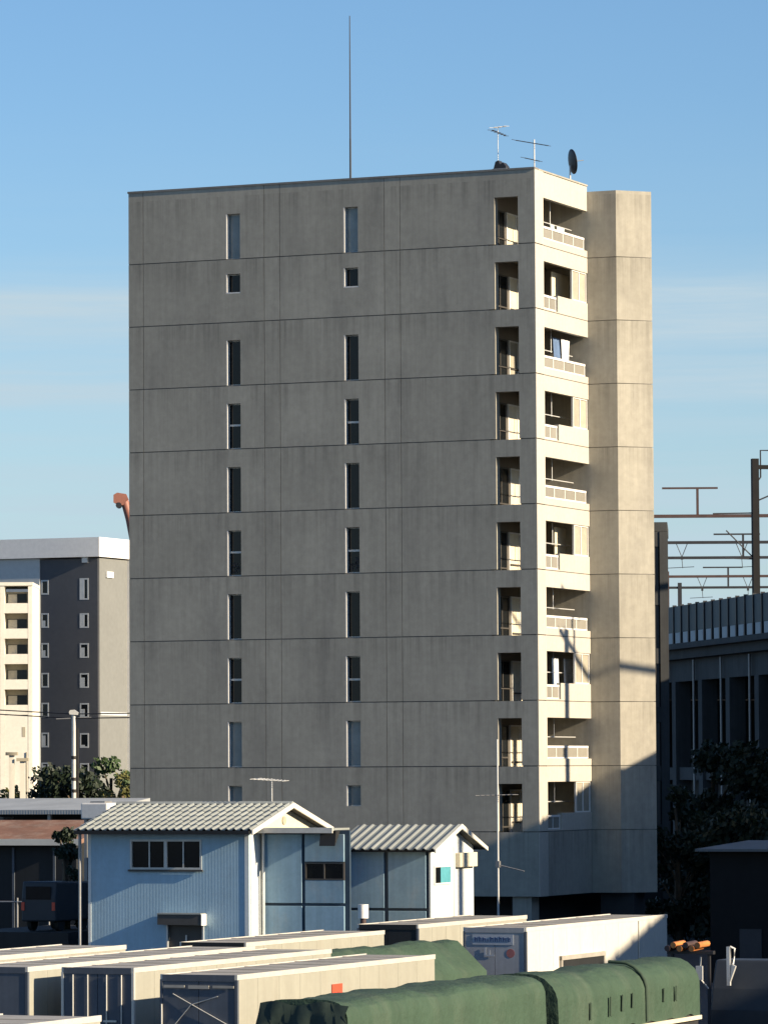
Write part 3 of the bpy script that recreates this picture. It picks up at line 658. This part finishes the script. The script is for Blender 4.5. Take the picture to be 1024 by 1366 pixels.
for i in range(4):
    a = wx0 + .07 + (wx1 - wx0 - .14) * i / 4
    MB().box(a + (.02 if i % 2 == 0 else .0), a + .66, .05 + .02 * (i % 2), .065 + .02 * (i % 2), wz0 + .07, wz1 - .07).build('pane', 'pane_dark', wo)
for i in (1, 3):
    a = wx0 + .07 + (wx1 - wx0 - .14) * i / 4
    MB().box(a - .025, a + .025, .02, .048, wz0 + .07, wz1 - .07).build('stile', 'frame_metal', wo)
MB().box(wx0 - .06, wx1 + .06, -.09, -.035, wz0 - .07, wz0).build('sill', 'frame_dark', wo)
dr = MB().box(dx0, dx1, .10, .14, 0, dz1).build('door', 'frame_dark', hs)
MB().box((dx0 + dx1) / 2 - .03, (dx0 + dx1) / 2 + .03, .06, .098, 1.9, dz1 - .35).build('door_stile', 'frame_metal', dr)
for x in (dx0 - .06, dx1): MB().box(x, x + .06, -.04, .12, 0, dz1).build('door_frame', 'metal_pale', dr)
aw = MB().box(dx0 - .22, dx1 + .14, -.42, -.03, dz1 + .02, dz1 + .38).build('shutter_box', 'frame_dark', hs)
MB().box(dx0 - .22, dx1 + .14, -.45, -.03, dz1 + .382, dz1 + .43).build('box_lid', 'roof_metal', aw)
MB().box(dx1 + .142, dx1 + .17, -.43, -.03, dz1 + .0, dz1 + .40).build('box_end', 'white_paint', aw)
MB().tube([(-HW - .18, -.35, 0), (-HW - .18, -.35, HE - .25)], .05, 8).build('downpipe', 'metal_grey', hs)
MB().tube([(-HW - .45, .2, 0), (-HW - .45, .2, HE - .2)], .06, 8).build('downpipe', 'metal_pale', hs)
ha = thing('television_antenna', (HX - .45 * UX + mid * WX, HY - .45 * UY + mid * WY, HRz + .1), GR, 'fishbone aerial on the ridge of the blue house', 'antenna')
MB().tube([(0, 0, 0), (0, 0, .85)], .022, 6).build('mast', 'metal_pale', ha)
m_ = MB(); yagi(m_, (-.05, 0, .80), (1, -.25, -.06), 1.35, 9, (.25, 1, .05)); m_.build('boom', 'metal_pale', ha)

# annex between the house and the small shed
ax0, ax1, ay, az = .06, 3.42, .95, 6.28
an = thing('blue_annex', (HX, HY, 0), GR, 'flat roofed annex of faded blue panels next to the blue house', 'annex')
MB().box(ax0 + .05, ax1, ay + .08, ay + .2, 0, az - .02).build('inner_wall', 'blue_dark', an)
rfa = MB().box(ax0, ax1 - .35, ay - .55, ay + .9, az, az + .07).build('roof', 'roof_metal', an)
MB().box(ax0, ax1 - .35, ay - .62, ay - .555, az - .10, az + .09).build('fascia', 'roof_edge', rfa)
MB().prof_x([(ay - .5, az - .55), (ay - .4, az - .03), (ay - .05, az - .03)], ax1 - .9, ax1 - .3).build('torn_valance', 'black_band', rfa)
def annex_panel(a, b, c, d, dy=0.0):
    MB().box(a, b, ay + dy, ay + .07, c, d).build('panel', 'blue_panel', an, bevel=.012)
xm = ax0 + 1.62
annex_panel(ax0 + .12, xm - .06, 3.72, az - .15)
annex_panel(ax0 + .12, xm - .06, .4, 3.62, .01)
annex_panel(xm + .06, ax1 - .18, .4, 3.62)
annex_panel(xm + .06, ax1 - .18, 3.72, 4.52, .012)
annex_panel(xm + .06, ax1 - .18, 5.17, az - .15, -.01)
w = MB()
for (a, b, c, d) in ((xm + .06, xm + .11, 4.53, 5.15), (ax1 - .23, ax1 - .18, 4.53, 5.15), (xm + .11, ax1 - .23, 4.53, 4.58), (xm + .11, ax1 - .23, 5.10, 5.15), ((xm + ax1) / 2 - .1, (xm + ax1) / 2 - .05, 4.58, 5.10)):
    w.box(a, b, ay + .005, ay + .07, c, d)
wo = w.build('window', 'frame_dark', an)
MB().box(xm + .11, ax1 - .23, ay + .04, ay + .06, 4.58, 5.10).build('pane', 'pane_dark', wo)
MB().tube([(ax0 + .14, ay - .12, 0), (ax0 + .14, ay - .12, az - .1)], .055, 8).build('downpipe', 'metal_pale', an)
MB().box(ax0 + .08, ax1 - .1, ay - .03, ay + .06, .2, .38).build('plinth', 'blue_dark', an)

# small shed
SX, SY = 1.58, 165.0
sh = thing('blue_shed', (SX, SY, 0), GR, 'small blue panelled shed with ribbed grey gable roof and pale end', 'shed')
SW, SD, SE, SR = 3.55, 4.3, 5.52, 6.26
MB().box(-SW, -.02, .09, SD - .15, 0, SE).build('inner_wall', 'blue_dark', sh)
for (a, b) in ((-SW + .14, -1.80), (-1.64, -.14)):
    MB().box(a, b, 0, .08, 3.30, SE - .12).build('panel', 'blue_panel', sh, bevel=.012)
    MB().box(a, b, .01, .08, .4, 3.20).build('panel', 'blue_panel', sh, bevel=.012)
MB().prof_x([(.02, 0), (SD - .1, 0), (SD - .1, SE), (SD / 2, SR - .06), (.02, SE)], -.015, .05).build('gable_wall', 'white_wall', sh)
w = MB()
for (a, b, c, d) in ((.3, .36, 4.15, 4.85), (1.84, 1.90, 4.15, 4.85), (.36, 1.84, 4.15, 4.21), (.36, 1.84, 4.79, 4.85)):
    w.box(.052, .10, a, b, c, d)
wo = w.build('window', 'white_paint', sh)
MB().box(.055, .075, .36, 1.05, 4.21, 4.79).build('pane', 'pane_dark', wo)
MB().box(.06, .085, .9, 1.84, 4.21, 4.79).build('pane', 'cyan_pane', wo)
MB().box(.052, .075, 2.2, 2.32, 0, SE).build('batten', 'roof_edge', sh)
MB().box(.052, .26, 2.4, 4.1, 4.75, 5.28).build('shutter_box', 'cream_wall', sh, bevel=.02)
rs = MB().prof_x([(-.4, SE - .16), (-.4, SE - .10), (SD / 2, SR), (SD + .35, SE - .10), (SD + .35, SE - .16), (SD / 2, SR - .06)], -SW - .2, .40).build('roof', 'dark_wall', sh)
roof_slope(rs, -SW - .22, .40, 12, -.45, SD / 2, SE - .09, SR + .02, 'roof_metal', .055)
roof_slope(rs, -SW - .22, .40, 12, SD + .40, SD / 2, SE - .09, SR + .02, 'roof_metal', .055)
MB().prof_x([(-.46, SE - .20), (-.46, SE - .06), (SD / 2, SR + .10), (SD + .40, SE - .06), (SD + .40, SE - .20), (SD / 2, SR - .08)], .402, .45).build('bargeboard', 'roof_edge', rs)
# aerial mast in front of the block
ms = thing('aerial_mast', (4.42, 178, 0), GR, 'slender pale aerial mast standing before the concrete wall', 'mast')
MB().tube([(0, 0, 0), (0, 0, 9.55)], .05, 8, .035).build('shaft', 'metal_pale', ms)
m_ = MB(); yagi(m_, (.0, 0, 7.35), (1, 0, .02), 1.5, 8, (.2, 1, 0)); m_.build('boom', 'metal_grey', ms)
m_ = MB(); m_.tube([(0, 0, 4.6), (1.1, 0, 4.35)], .025, 6); m_.build('stay_arm', 'metal_grey', ms)
MB().box(-.08, .08, -.08, .08, 4.5, 4.75).build('clamp', 'metal_grey', ms)

# ------------------------------------------------------------------ parked trailers
wh = MB().tube([(-.14, 0, 0), (.14, 0, 0)], .46, 20).mesh('tyre', 'tyre')
wr = MB().tube([(-.15, 0, 0), (.15, 0, 0)], .26, 14).mesh('rim', 'metal_grey')
def wheels(t, w_, L_, ys):
    for y in ys:
        for x in (-w_ + .2, -.2):
            o = inst(wh, 'wheel', t, (x, y, .46)); r_ = inst(wr, 'rim', o)
def trailer(x, y, w_, L_, top, label, end='body_navy', side='body_cream', roof='body_roof', rods=True, bot=1.15):
    """box trailer; origin on the ground below its near right corner"""
    t = thing('box_trailer', (x, y, 0), GR, label, 'trailer', None)
    MB().box(-w_, 0, .06, L_, bot, top - .05).build('box_body', side, t, bevel=.03)
    MB().box(-w_ + .05, -.05, .1, L_ - .05, top - .05, top).build('roof', roof, t, bevel=.02)
    n = max(5, int(L_ / 1.5))
    for i in range(1, n):
        yy = .1 + (L_ - .15) * i / n
        MB().box(-w_ + .06, -.06, yy - .03, yy + .03, top + .001, top + .014).build('roof_bow', roof, t)
    for xx in (-w_ - .012, -.05): MB().box(xx, xx + .062, .02, L_ + .01, top - .10, top + .025).build('top_rail', 'trim_metal' if side != 'body_white' else 'body_white', t)
    for xx in (-w_ - .015, -.05): MB().box(xx, xx + .07, .0, .09, bot - .02, top - .102).build('corner_post', 'trim_metal' if rods else 'body_navy', t)
    MB().box(-w_ + .055, -.055, .0, .055, top - .14, top + .02).build('header', end, t)
    for i in range(2):
        a = -w_ + .058 + i * (w_ - .116) / 2
        d = MB().box(a + .008, a + (w_ - .116) / 2 - .008, .015, .055, bot, top - .145).build('door', end, t)
        if rods:
            for q in (.28, .72):
                xx = a + (w_ - .116) / 2 * q
                MB().tube([(xx, -.012, bot + .02), (xx, -.012, top - .16)], .020, 6).build('lock_rod', 'trim_metal', d)
            MB().box(a + .18, a + .55, -.03, -.005, bot + .9, bot + .95).build('handle', 'trim_metal', d)
    nr_ = int(L_ / 1.15)
    rm = MB().box(-.0005, .005, -.022, .022, bot + .05, top - .105).mesh('side_rib', side)
    for i in range(1, nr_): inst(rm, 'side_rib', t, (0, L_ * i / nr_, 0))
    MB().box(.001, .02, .12, L_ - .1, bot + .0, bot + .09).build('bottom_rail', 'trim_metal' if side != 'body_white' else 'body_roof', t)
    MB().box(-w_ + .5, -.5, .3, L_ - .1, .75, bot - .02).build('chassis', 'chassis', t)
    MB().box(-w_ + .1, -.1, -.05, .05, .5, .68).build('bumper', 'chassis', t)
    wheels(t, w_, L_, (1.9, 3.1, L_ - 2.2))
    return t
TZ = 3.4
t0 = trailer(-12.30, 117.6, 2.1, 12.4, TZ, 'pale trailer parked left of the one with the cream corner post')
ta = trailer(-9.13, 114.74, 2.0, 13.8, TZ, 'pale box trailer with a bright cream corner post beside the navy ended one', 'body_navy', rods=False)
tb = trailer(-6.39, 113.9, 2.02, 12.4, TZ, 'box trailer with navy doors and upright steel lock rods', 'body_navy')
tcl = trailer(-3.64, 109.6, 2.05, 12.6, TZ, 'cream box trailer with a red tag on its sunlit side', 'body_navy', rods=False)
td = trailer(-4.06, 130.1, 2.1, 10.2, TZ, 'cream trailer parked end to end behind the trailer with the cream post', 'dark_wall', rods=False)
te = trailer(1.00, 144.3, 2.1, 9.6, TZ, 'long cream trailer beyond the small green covered load', 'dark_wall', rods=False)
tf = trailer(4.35, 141.0, 2.1, 13.2, TZ, 'white trailer with a lettered grey tail door', 'body_grey', 'body_white', rods=False)
tg = trailer(-10.6, 80.8, 2.3, 12.2, TZ, 'cream topped trailer alone in front of the parked row', 'body_navy')
tg.location = (-5.82 - 12.2 * WX, 92.0 - 12.2 * WY, 0)
# tag on the cream trailer's side, ropes and torn cover on its end
MB().box(.016, .026, 5.7, 6.35, TZ - .86, TZ - .46).build('red_tag', 'red_paint', tcl)
m_ = MB(); m_.tube([(-1.7, -.02, 2.95), (-.9, -.03, 2.55), (-.2, -.02, 2.2)], .014, 5); m_.tube([(-1.75, -.02, 2.1), (-1.2, -.03, 2.7), (-.5, -.02, 2.9)], .012, 5)
m_.tube([(-2.0, -.04, 1.2), (-2.0, -.04, 2.7)], .022, 6); m_.build('rope', 'trim_metal', tcl)
m_ = MB()
for i in range(3): m_.box(-1.95 + i * .66, -1.95 + i * .66 + .56, -.03, -.004, TZ - .30 - .02 * (i % 2), TZ - .24)
m_.build('hinge_bar', 'body_roof', tcl)
# lettering and disc on the white trailer's tail door
m_ = MB(); x = -1.72
for i, (a, h) in enumerate(((.10, .14), (.07, .16), (.12, .13), (.05, .08), (.11, .15), (.10, .14), (.08, .16), (.12, .14), (.10, .14))):
    m_.box(x, x + a * .35, -.012, -.002, TZ - .42, TZ - .42 + h); m_.box(x + a * .35, x + a, -.012, -.002, TZ - .42 + h * .55, TZ - .42 + h * .8)
    m_.box(x + a * .75, x + a, -.012, -.002, TZ - .42, TZ - .42 + h * .55); x += a + .045
m_.build('lettering', 'ink_blue', tf)
MB().box(-1.80, -.42, -.0015, .012, TZ - .52, TZ - .20).build('sign_board', 'sign_pale', tf)
m_ = MB(); m_.box(-1.4, -1.34, -.012, -.002, TZ - .88, TZ - .60); m_.box(-1.34, -1.05, -.012, -.002, TZ - .88, TZ - .83); m_.box(-1.25, -1.2, -.012, -.002, TZ - .83, TZ - .68); m_.build('lettering', 'sign_pale', tf)
MB().tube([(-.52, .008, TZ - .78), (-.52, .0145, TZ - .78)], .14, 18).build('disc_mark', 'pink_paint', tf)
m_ = MB(); m_.box(.004, .05, 3.0, 6.9, 1.3, 2.28); m_.build('dark_interior', 'dark_wall', tf)  # dark sheet in place of the shaded interior behind the side opening
for yy in (2.9, 6.8): MB().box(.004, .09, yy, yy + .12, 1.2, 2.42).build('gate_post', 'body_roof', tf)
MB().box(.004, .10, 2.9, 6.92, 2.29, 2.42).build('gate_rail', 'body_roof', tf)
for yy in (10.3,): MB().tube([(.03, yy, 1.3), (.03, yy, TZ - .1)], .025, 6).build('side_pole', 'trim_metal', tf)

# ------------------------------------------------------------------ tarpaulin covered trailers
def tarp_mesh(w_, L_, prof, seed, seams=(), nl=150):
    """prof: (x,z) from left hem over the top to the right hem; slight sag between the bows"""
    rnd = random.Random(seed)
    pts = []
    for i in range(len(prof) - 1):
        for s in range(3): t = s / 3; pts.append((prof[i][0] + (prof[i + 1][0] - prof[i][0]) * t, prof[i][1] + (prof[i + 1][1] - prof[i][1]) * t))
    pts.append(prof[-1]); k = len(pts); vs = []
    for j in range(nl + 1):
        y = L_ * j / nl
        sn = lambda f, p: math.sin(y * f + p + seed * 1.7)
        sag = -.04 + .030 * sn(1.3, 0) + .022 * sn(2.17, 1.1) * sn(.53, 2) + .012 * sn(4.9, .6) * sn(.8, .3)
        for i, (x, z) in enumerate(pts):
            ti = i / (k - 1); edge = max(0.0, abs(ti - .5) * 2 - .30)
            n1 = .016 * sn(3.1, ti * 5) * sn(.9, ti * 3) + .010 * sn(7.3, -ti * 8) * sn(1.9, ti * 4) + .003 * rnd.uniform(-1, 1)
            fold = sn(9.4 + 2.0 * math.sin(y * .4), ti * 2.5) * max(0, sn(1.1, 1.0)) + .6 * sn(15.0, ti * 4) * max(0, sn(.7, 2.2))
            dx = (1 if x > -w_ / 2 else -1) * (n1 + .026 * fold * edge)
            vs.append((x + dx, y, z + sag * (1 - abs(ti - .5) * 1.2) + n1 + (.05 * math.sin(y * 4.1 + seed) if i in (0, k - 1) else 0)))
    fs = [(j * k + i, j * k + i + 1, (j + 1) * k + i + 1, (j + 1) * k + i) for j in range(nl) for i in range(k - 1)]
    m = MB().add(vs, fs, True)
    for j in (0, nl):
        ring = [vs[j * k + i] for i in range(k)]
        m.add(ring, [tuple(range(k)) if j == 0 else tuple(range(k - 1, -1, -1))])
    return m
def tarp_trailer(x, y, w_, L_, prof, label, seed, seam=None, strip=None):
    t = thing('tarp_trailer', (x, y, 0), GR, label, 'trailer')
    tarp_mesh(w_, L_, prof, seed).build('tarpaulin', 'tarp_green', t)
    hem = prof[-1][1]
    MB().box(-w_ + .03, -.03, .05, L_ - .05, 1.05, hem + .25).build('load_bed', 'chassis', t)
    MB().box(-w_, .0, .02, L_ - .02, 1.0, 1.12).build('bed_frame', 'metal_brown', t)
    if strip: MB().box(.03, .10, strip[0], strip[1], hem - .13, hem - .02).build('hem_rail', 'cream_wall', t)
    wheels(t, w_, L_, (1.8, 3.0, L_ - 2.2))
    rnd = random.Random(seed)
    if seam is not None:
        q = MB()
        sec = prof[len(prof) // 2:]
        q.tube([(px + .035, seam, pz + .03) for px, pz in sec], .05, 6)
        q.build('seam_strap', 'tarp_patch', t)
    return t
def prof(w_, top, sh, hem, inx=.55):
    d = top - sh
    c = [(-inx - .15, top + .02), (-inx, top), (-inx * .62, top - d * .22), (-inx * .25, top - d * .62), (-.05, sh + d * .02), (0, sh - .16), (.012, sh - .45 * (sh - hem)), (.02, hem)]
    return [(-w_ - x, z) for x, z in reversed(c)] + [(-w_ / 2, top + .04)] + c
g2 = tarp_trailer(-.90, 103.6, 2.15, 12.6, prof(2.15, 3.10, 2.88, 1.35, .35), 'green tarpaulin trailer with an open dark folded end', 2)
g3 = tarp_trailer(4.38, 115.97, 2.15, 11.1, prof(2.15, 3.08, 2.62, 1.52, .55), 'green tarpaulin trailer with dark patches and a pale hem rail', 4, 6.6, (3.4, 11.0))
g1 = tarp_trailer(-1.20, 129.2, 2.6, 10.9, [(-2.6, 1.4), (-2.6, 2.2), (-1.65, 3.12), (-1.3, 3.18), (-.95, 3.12), (0, 2.2), (.02, 1.4)], 'short green covered load between the cream and white trailers', 6)
for (yy, zz_, h) in ((2.2, 2.05, .42), (3.7, 2.1, .48), (4.6, 2.15, .40), (5.4, 2.18, .36), (7.9, 2.2, .34), (8.9, 2.2, .38)):
    MB().prof_x([(yy, zz_ - h / 2), (yy + .10, zz_ - h / 2 - .03), (yy + .13, zz_ + h / 2), (yy + .04, zz_ + h / 2 + .02)], .055, .075).build('patch', 'tarp_patch', g3)

# the gathered dark end of the front tarpaulin
m_ = MB(); rnd = random.Random(5); vs = []; nx_, nz_ = 16, 8
for j in range(nz_ + 1):
    for i in range(nx_ + 1):
        t_ = i / nx_; s_ = j / nz_
        vs.append((-2.2 + 2.25 * t_ + .04 * rnd.uniform(-1, 1), -.05 - .30 * math.sin(s_ * 3.0) * (.4 + .6 * abs(math.sin(t_ * 8 + s_ * 3))) + .05 * rnd.uniform(-1, 1), 3.02 - 1.7 * s_ + .05 * math.sin(t_ * 11)))
m_.add(vs, [(j * (nx_ + 1) + i, j * (nx_ + 1) + i + 1, (j + 1) * (nx_ + 1) + i + 1, (j + 1) * (nx_ + 1) + i) for j in range(nz_) for i in range(nx_)], True)
m_.build('folded_flap', 'tarp_dark', g2)
# dark strap gap between the two covered trailers
ex = thing('oil_drum', (1.0, 150.5 - 7, 0), GR, 'small white drum standing on the trailer row behind the green load', 'drum')
ex.location = (-.02, 143.6, 3.42)
ex.location = (-1.35 + 0.6, 147.0, 0)
MB().tube([(0, 0, 0), (0, 0, 3.55)], .10, 8).build('post', 'metal_brown', ex)
MB().tube([(0, 0, 3.55), (0, 0, 4.0)], .17, 14).build('barrel', 'white_paint', ex)
ex['label'] = 'small white canister on a brown post behind the green load'; ex['category'] = 'canister'; ex.name = 'canister_post'

# ------------------------------------------------------------------ right foreground: shaded flatbed with pipes
fb = thing('flatbed_truck', (9.35, 128.5, 0), GR, 'dark flatbed truck in shade beyond the patched green tarpaulin', 'truck')
MB().box(-.4, 1.9, 2.2, 9.0, .95, 1.15).build('bed', 'chassis', fb)
MB().prof_x([(.1, .6), (2.0, .6), (2.0, 2.75), (1.7, 2.9), (.6, 2.9), (.25, 2.1), (.1, 1.5)], -.2, 1.75).build('cab', 'truck_dark', fb, bevel=.05)
MB().prof_x([(.22, 1.62), (.30, 1.60), (.62, 2.72), (.55, 2.76)], 0.0, 1.55).build('windscreen', 'pane_dark', fb)
m_ = MB(); m_.tube([(-.25, .1, 2.1), (-.45, -.05, 2.4), (-.42, -.05, 3.0)], .025, 6); m_.box(-.55, -.35, -.12, -.06, 2.35, 2.75); m_.build('mirror', 'metal_pale', fb)
m_ = MB(); m_.box(.35, .45, -.05, .05, 2.2, 3.3); m_.prof_y([(.45, 2.3), (.62, 2.75), (.50, 2.8)], -.05, .05); m_.tube([(.55, 0, 2.8), (.58, 0, 3.25), (.45, 0, 3.3)], .035, 6); m_.build('bracket', 'metal_pale', fb)
wheels(fb, 1.9, 8, (1.2, 6.8))
for ch in list(fb.children):
    if ch.name.startswith('wheel'): ch.location.x += 1.75
rk = thing('pipe_bundle', (8.75, 134.2, 0), GR, 'bundle of rusty orange pipes on a dark rack behind the tarpaulin', 'pipes')
for x in (-.4, .75): MB().box(x, x + .08, .2, .3, 0, 2.85).build('rack_post', 'metal_dark', rk)
MB().box(-.5, .95, .15, .35, 2.85, 2.95).build('rack_beam', 'metal_dark', rk)
for i in range(6): MB().tube([(-.42 + .19 * i, -.05, 3.02 + .10 * (i % 2)), (-.36 + .19 * i, .7, 3.06 + .09 * (i % 2))], .095, 8).build('pipe', 'orange_metal' if i % 3 else 'metal_brown', rk)
# low flat roofed shed under the trees
ls = thing('low_shed', (13.2, 176, 0), GR, 'low shaded shed with thin flat grey roof below the dark tree', 'shed')
MB().prof_x([(-.6, 5.12), (-.6, 5.22), (6, 5.45), (6, 5.3)], -1.0, 9.0).build('roof', 'shade_roof', ls)
MB().box(-.6, 8.6, 0, 5.6, 0, 5.1).build('wall', 'metal_black', ls)
wo = MB().box(3.2, 4.6, -.05, -.002, 3.2, 4.2).build('window', 'frame_metal', ls)
MB().box(3.28, 4.52, -.07, -.052, 3.28, 4.12).build('pane', 'pane_dark', wo)
MB().box(.6, 1.5, -.04, -.002, 0, 2.1).build('door', 'truck_dark', ls)
# neighbour behind the wing
nb = thing('rear_block', (14.7, 238, 0), R(-4), 'narrow grey block glimpsed behind the chamfered concrete wing', 'building')
MB().box(-7, 0.2, 0.2, 8, 0, 20.9).build('wall', 'dark_wall', nb)
MB().box(-7.1, .3, .1, 8.1, 20.92, 21.4).build('parapet', 'via_concrete', nb)
MB().box(-.12, .32, .0, .19, 0, 20.9).build('corner_pillar', 'via_concrete', nb)
for i in range(6):
    z = 20.7 - i * 3.1
    MB().box(-7, -.13, .05, .19, z - .6, z + .2).build('floor_band', 'via_concrete', nb)
    w = MB().box(-1.6, -.2, .1, .19, z - 3.0, z - .62).build('window', 'frame_dark', nb)
    MB().box(-1.5, -.9, .07, .095, z - 2.3, z - .75).build('pane', 'pane_dark', w)

# ------------------------------------------------------------------ railway viaduct
PH = R(9.96)
vd = thing('railway_viaduct', (18.1, 290, 0), PH, 'dark elevated railway viaduct with panelled noise barrier', 'viaduct')
Y0, Y1, VW = -206.0, 8.0, 23.0
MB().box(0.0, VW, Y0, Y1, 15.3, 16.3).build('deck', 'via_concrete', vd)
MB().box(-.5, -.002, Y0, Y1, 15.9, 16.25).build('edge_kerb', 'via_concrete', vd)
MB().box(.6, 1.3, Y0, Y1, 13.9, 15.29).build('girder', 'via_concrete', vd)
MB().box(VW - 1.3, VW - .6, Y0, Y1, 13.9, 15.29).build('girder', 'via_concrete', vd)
MB().box(-.28, -.15, Y0, Y1, 16.252, 17.0).build('barrier_filler', 'via_concrete', vd)  # continuous strip added to block the sun slit below the panels
pm = MB().box(-.40, -.33, .09, 1.91, 16.95, 18.62).mesh('barrier_panel', 'via_panel')
km = MB().box(-.46, -.30, .25, 1.45, 16.26, 16.93).mesh('barrier_base', 'wall_lightgrey')
po = MB().box(-.48, -.25, -.07, .07, 16.0, 18.70).mesh('barrier_post', 'metal_dark')
n = int((Y1 - Y0) / 2)
for i in range(n):
    y = Y0 + 2 * i
    inst(pm, 'barrier_panel', vd, (0, y, 0)); inst(po, 'barrier_post', vd, (0, y, 0))
    if y > -80: inst(km, 'barrier_base', vd, (0, y, 0))
MB().box(VW + .3, VW + .4, Y0, Y1, 16.3, 18.6).build('far_barrier', 'via_panel', vd)
y = Y0 + 3
while y < Y1:
    MB().box(.5, 1.5, y - .5, y + .5, 0, 13.9).build('column', 'via_concrete', vd)
    MB().box(VW - 1.5, VW - .5, y - .5, y + .5, 0, 13.9).build('column', 'via_concrete', vd)
    MB().box(1.5, VW - 1.5, y - .35, y + .35, 12.9, 15.28).build('cross_beam', 'via_concrete', vd)
    MB().box(.7, 1.2, y + .5, y + 6.5, 7.6, 8.4).build('tie_beam', 'via_concrete', vd)
    MB().tube([(.40, y + 1.2, 0), (.40, y + 1.2, 15.2)], .08, 8).build('drainpipe', 'metal_grey', vd)
    y += 7.0
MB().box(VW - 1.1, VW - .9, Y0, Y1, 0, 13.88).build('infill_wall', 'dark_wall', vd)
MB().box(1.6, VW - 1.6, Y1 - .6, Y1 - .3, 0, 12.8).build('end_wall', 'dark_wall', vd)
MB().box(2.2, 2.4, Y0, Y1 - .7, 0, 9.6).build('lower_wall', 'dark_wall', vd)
# the far curve of the viaduct
path = [(18.1 - 1.4, 298), (18.5, 331), (21.5, 370), (23.7, 397), (27.4, 436), (31.5, 475)]
fv = thing('viaduct_curve', (0, 0, 0), 0, 'far curved stretch of the elevated railway under the gantries', 'viaduct')
for (a, b) in zip(path[:-1], path[1:]):
    MB().prism([(a[0], a[1]), (a[0] + VW, a[1] + 1), (b[0] + VW, b[1] + 1), (b[0], b[1])], 14.6, 16.3).build('deck', 'via_concrete', fv)
    MB().box(a[0] + .5, a[0] + 2, a[1] + 3, a[1] + 4.5, 0, 14.58).build('column', 'via_concrete', fv)
    MB().box(a[0] + VW - 3, a[0] + VW - 1.5, a[1] + 3, a[1] + 4.5, 0, 14.58).build('column', 'via_concrete', fv)
# catenary gantries
def gantry(name, loc, rz, label, fancy=0, post='metal_brown', ph=10.7, r_=.16, wdt=22.6, hang=True):
    t = thing('rail_gantry', loc, rz, label, 'gantry', 'gantries over the elevated railway')
    MB().box(-.2, .2, -.2, .2, 0, ph).build('post', post, t)
    MB().box(wdt - .15, wdt + .15, -.15, .15, 0, ph).build('post', post, t)
    MB().box(-.15 - (1.2 if fancy else 0), wdt, -.13, .13, ph - .62, ph - .38).build('beam', post, t)
    rg = random.Random(int(loc[1]))
    for i, x in enumerate((3.6, 7.4, 15.2, 19.0)):
        if not hang: break
        x += rg.uniform(-.8, .8)
        h = MB()
        h.tube([(x - .45, 0, ph - .6), (x, 0, ph - 1.7)], .035, 6); h.tube([(x + .45, 0, ph - .6), (x, 0, ph - 1.7)], .035, 6)
        h.box(x - .10, x + .10, -.1, .1, ph - 1.9, ph - 1.68)
        h.tube([(x, 0, ph - 1.9), (x + .05, 0, ph - 2.6)], .03, 6)
        h.tube([(x - 1.2, 0, ph - 2.6), (x + 1.0, 0, ph - 2.5)], .03, 6)
        h.build('hanger', 'metal_dark', t)
    if fancy:
        m = MB()
        for x in fancy:
            m.box(x - .09, x + .09, -.08, .08, ph - .37, ph + 1.5); m.box(x - 2.6, x + 1.5, -.07, .07, ph + 1.5, ph + 1.64)
        m.build('feeder_arm', post, t)
    return t
def VL(x, y, z): return (18.1 + x * math.cos(PH) - y * math.sin(PH), 290 + x * math.sin(PH) + y * math.cos(PH), z)
gantry('g', VL(.2, -22.3, 16.3), PH, 'nearest visible dark gantry post at the edge of the viaduct', 0, 'metal_black', 10.5, hang=False)
for i, yy in enumerate((-64, -104.6, -146)):
    gantry('g', VL(.4, yy, 16.3), PH, ('dark gantry next along the viaduct from the nearest visible post', 'dark gantry whose shadow falls across the sunlit balconies', 'dark gantry on the viaduct stretch beside the trailer yard')[i], (1.6,), 'metal_dark', 10.4, hang=False)
for i, (x, Y, lab, fan) in enumerate(((18.5, 331, 'brown gantry with a raised feeder arm above its beam', (4.6,)), (21.5, 370, 'second gantry beam behind the one with the feeder arm', 0), (23.7, 397, 'middle gantry beam low over the far railway curve', (8.0,)), (27.4, 436, 'far gantry whose reddish left post rises over the barrier', 0), (30.4, 463, 'farthest and lowest gantry beam over the railway curve', (5.0,)))):
    gantry('g', (x, Y, 16.3), 0, lab, fan, 'metal_brown' if i in (0, 3) else 'metal_dark', 11.1, hang=i in (1, 3))
# fittings on the near post and the feeder wires along the line
nbk = thing('post_bracket', VL(.2, -22.3, 16.3), PH, 'curved bracket and stay arms clamped to the nearest gantry post', 'bracket')
MB().tube([(.2, 0, 9.2), (.35, 0, 9.4), (.35, 0, 11.0), (1.6, 0, 11.0)], .05, 6).build('hook', 'metal_dark', nbk)
MB().tube([(.17, 0, 8.0), (1.6, 0, 8.6)], .05, 6).build('stay', 'metal_dark', nbk)
MB().tube([(-.17, 0, 4.6), (-1.8, 0, 6.2)], .04, 6).build('stay', 'metal_dark', nbk)
MB().tube([(-1.9, 0, 4.55), (-.17, 0, 4.5)], .045, 6).build('arm', 'metal_dark', nbk)
MB().tube([(-2.6, 0, 7.2), (-.17, 0, 7.25)], .045, 6).build('arm', 'metal_dark', nbk)
# dark trees before the viaduct
tree((16.0, 221, 0), 9.5, 3.3, 17000, .16, 'leaf_dark', 'large dark tree in front of the railway viaduct', 31, None, .10)
tree((19.6, 224, 0), 9.2, 3.2, 13000, .16, 'leaf_dark', 'dark tree under the viaduct beside the nearest gantry post', 37, None, .08)
tree((13.9, 214, 0), 7.6, 1.8, 6000, .14, 'leaf_dark', 'small dark tree against the corner of the rear block', 41, None, .08)
tree((16.8, 212, 0), 6.6, 2.4, 6000, .17, 'leaf_dark', 'low dark bush below the large tree by the shed', 43, None, .05)
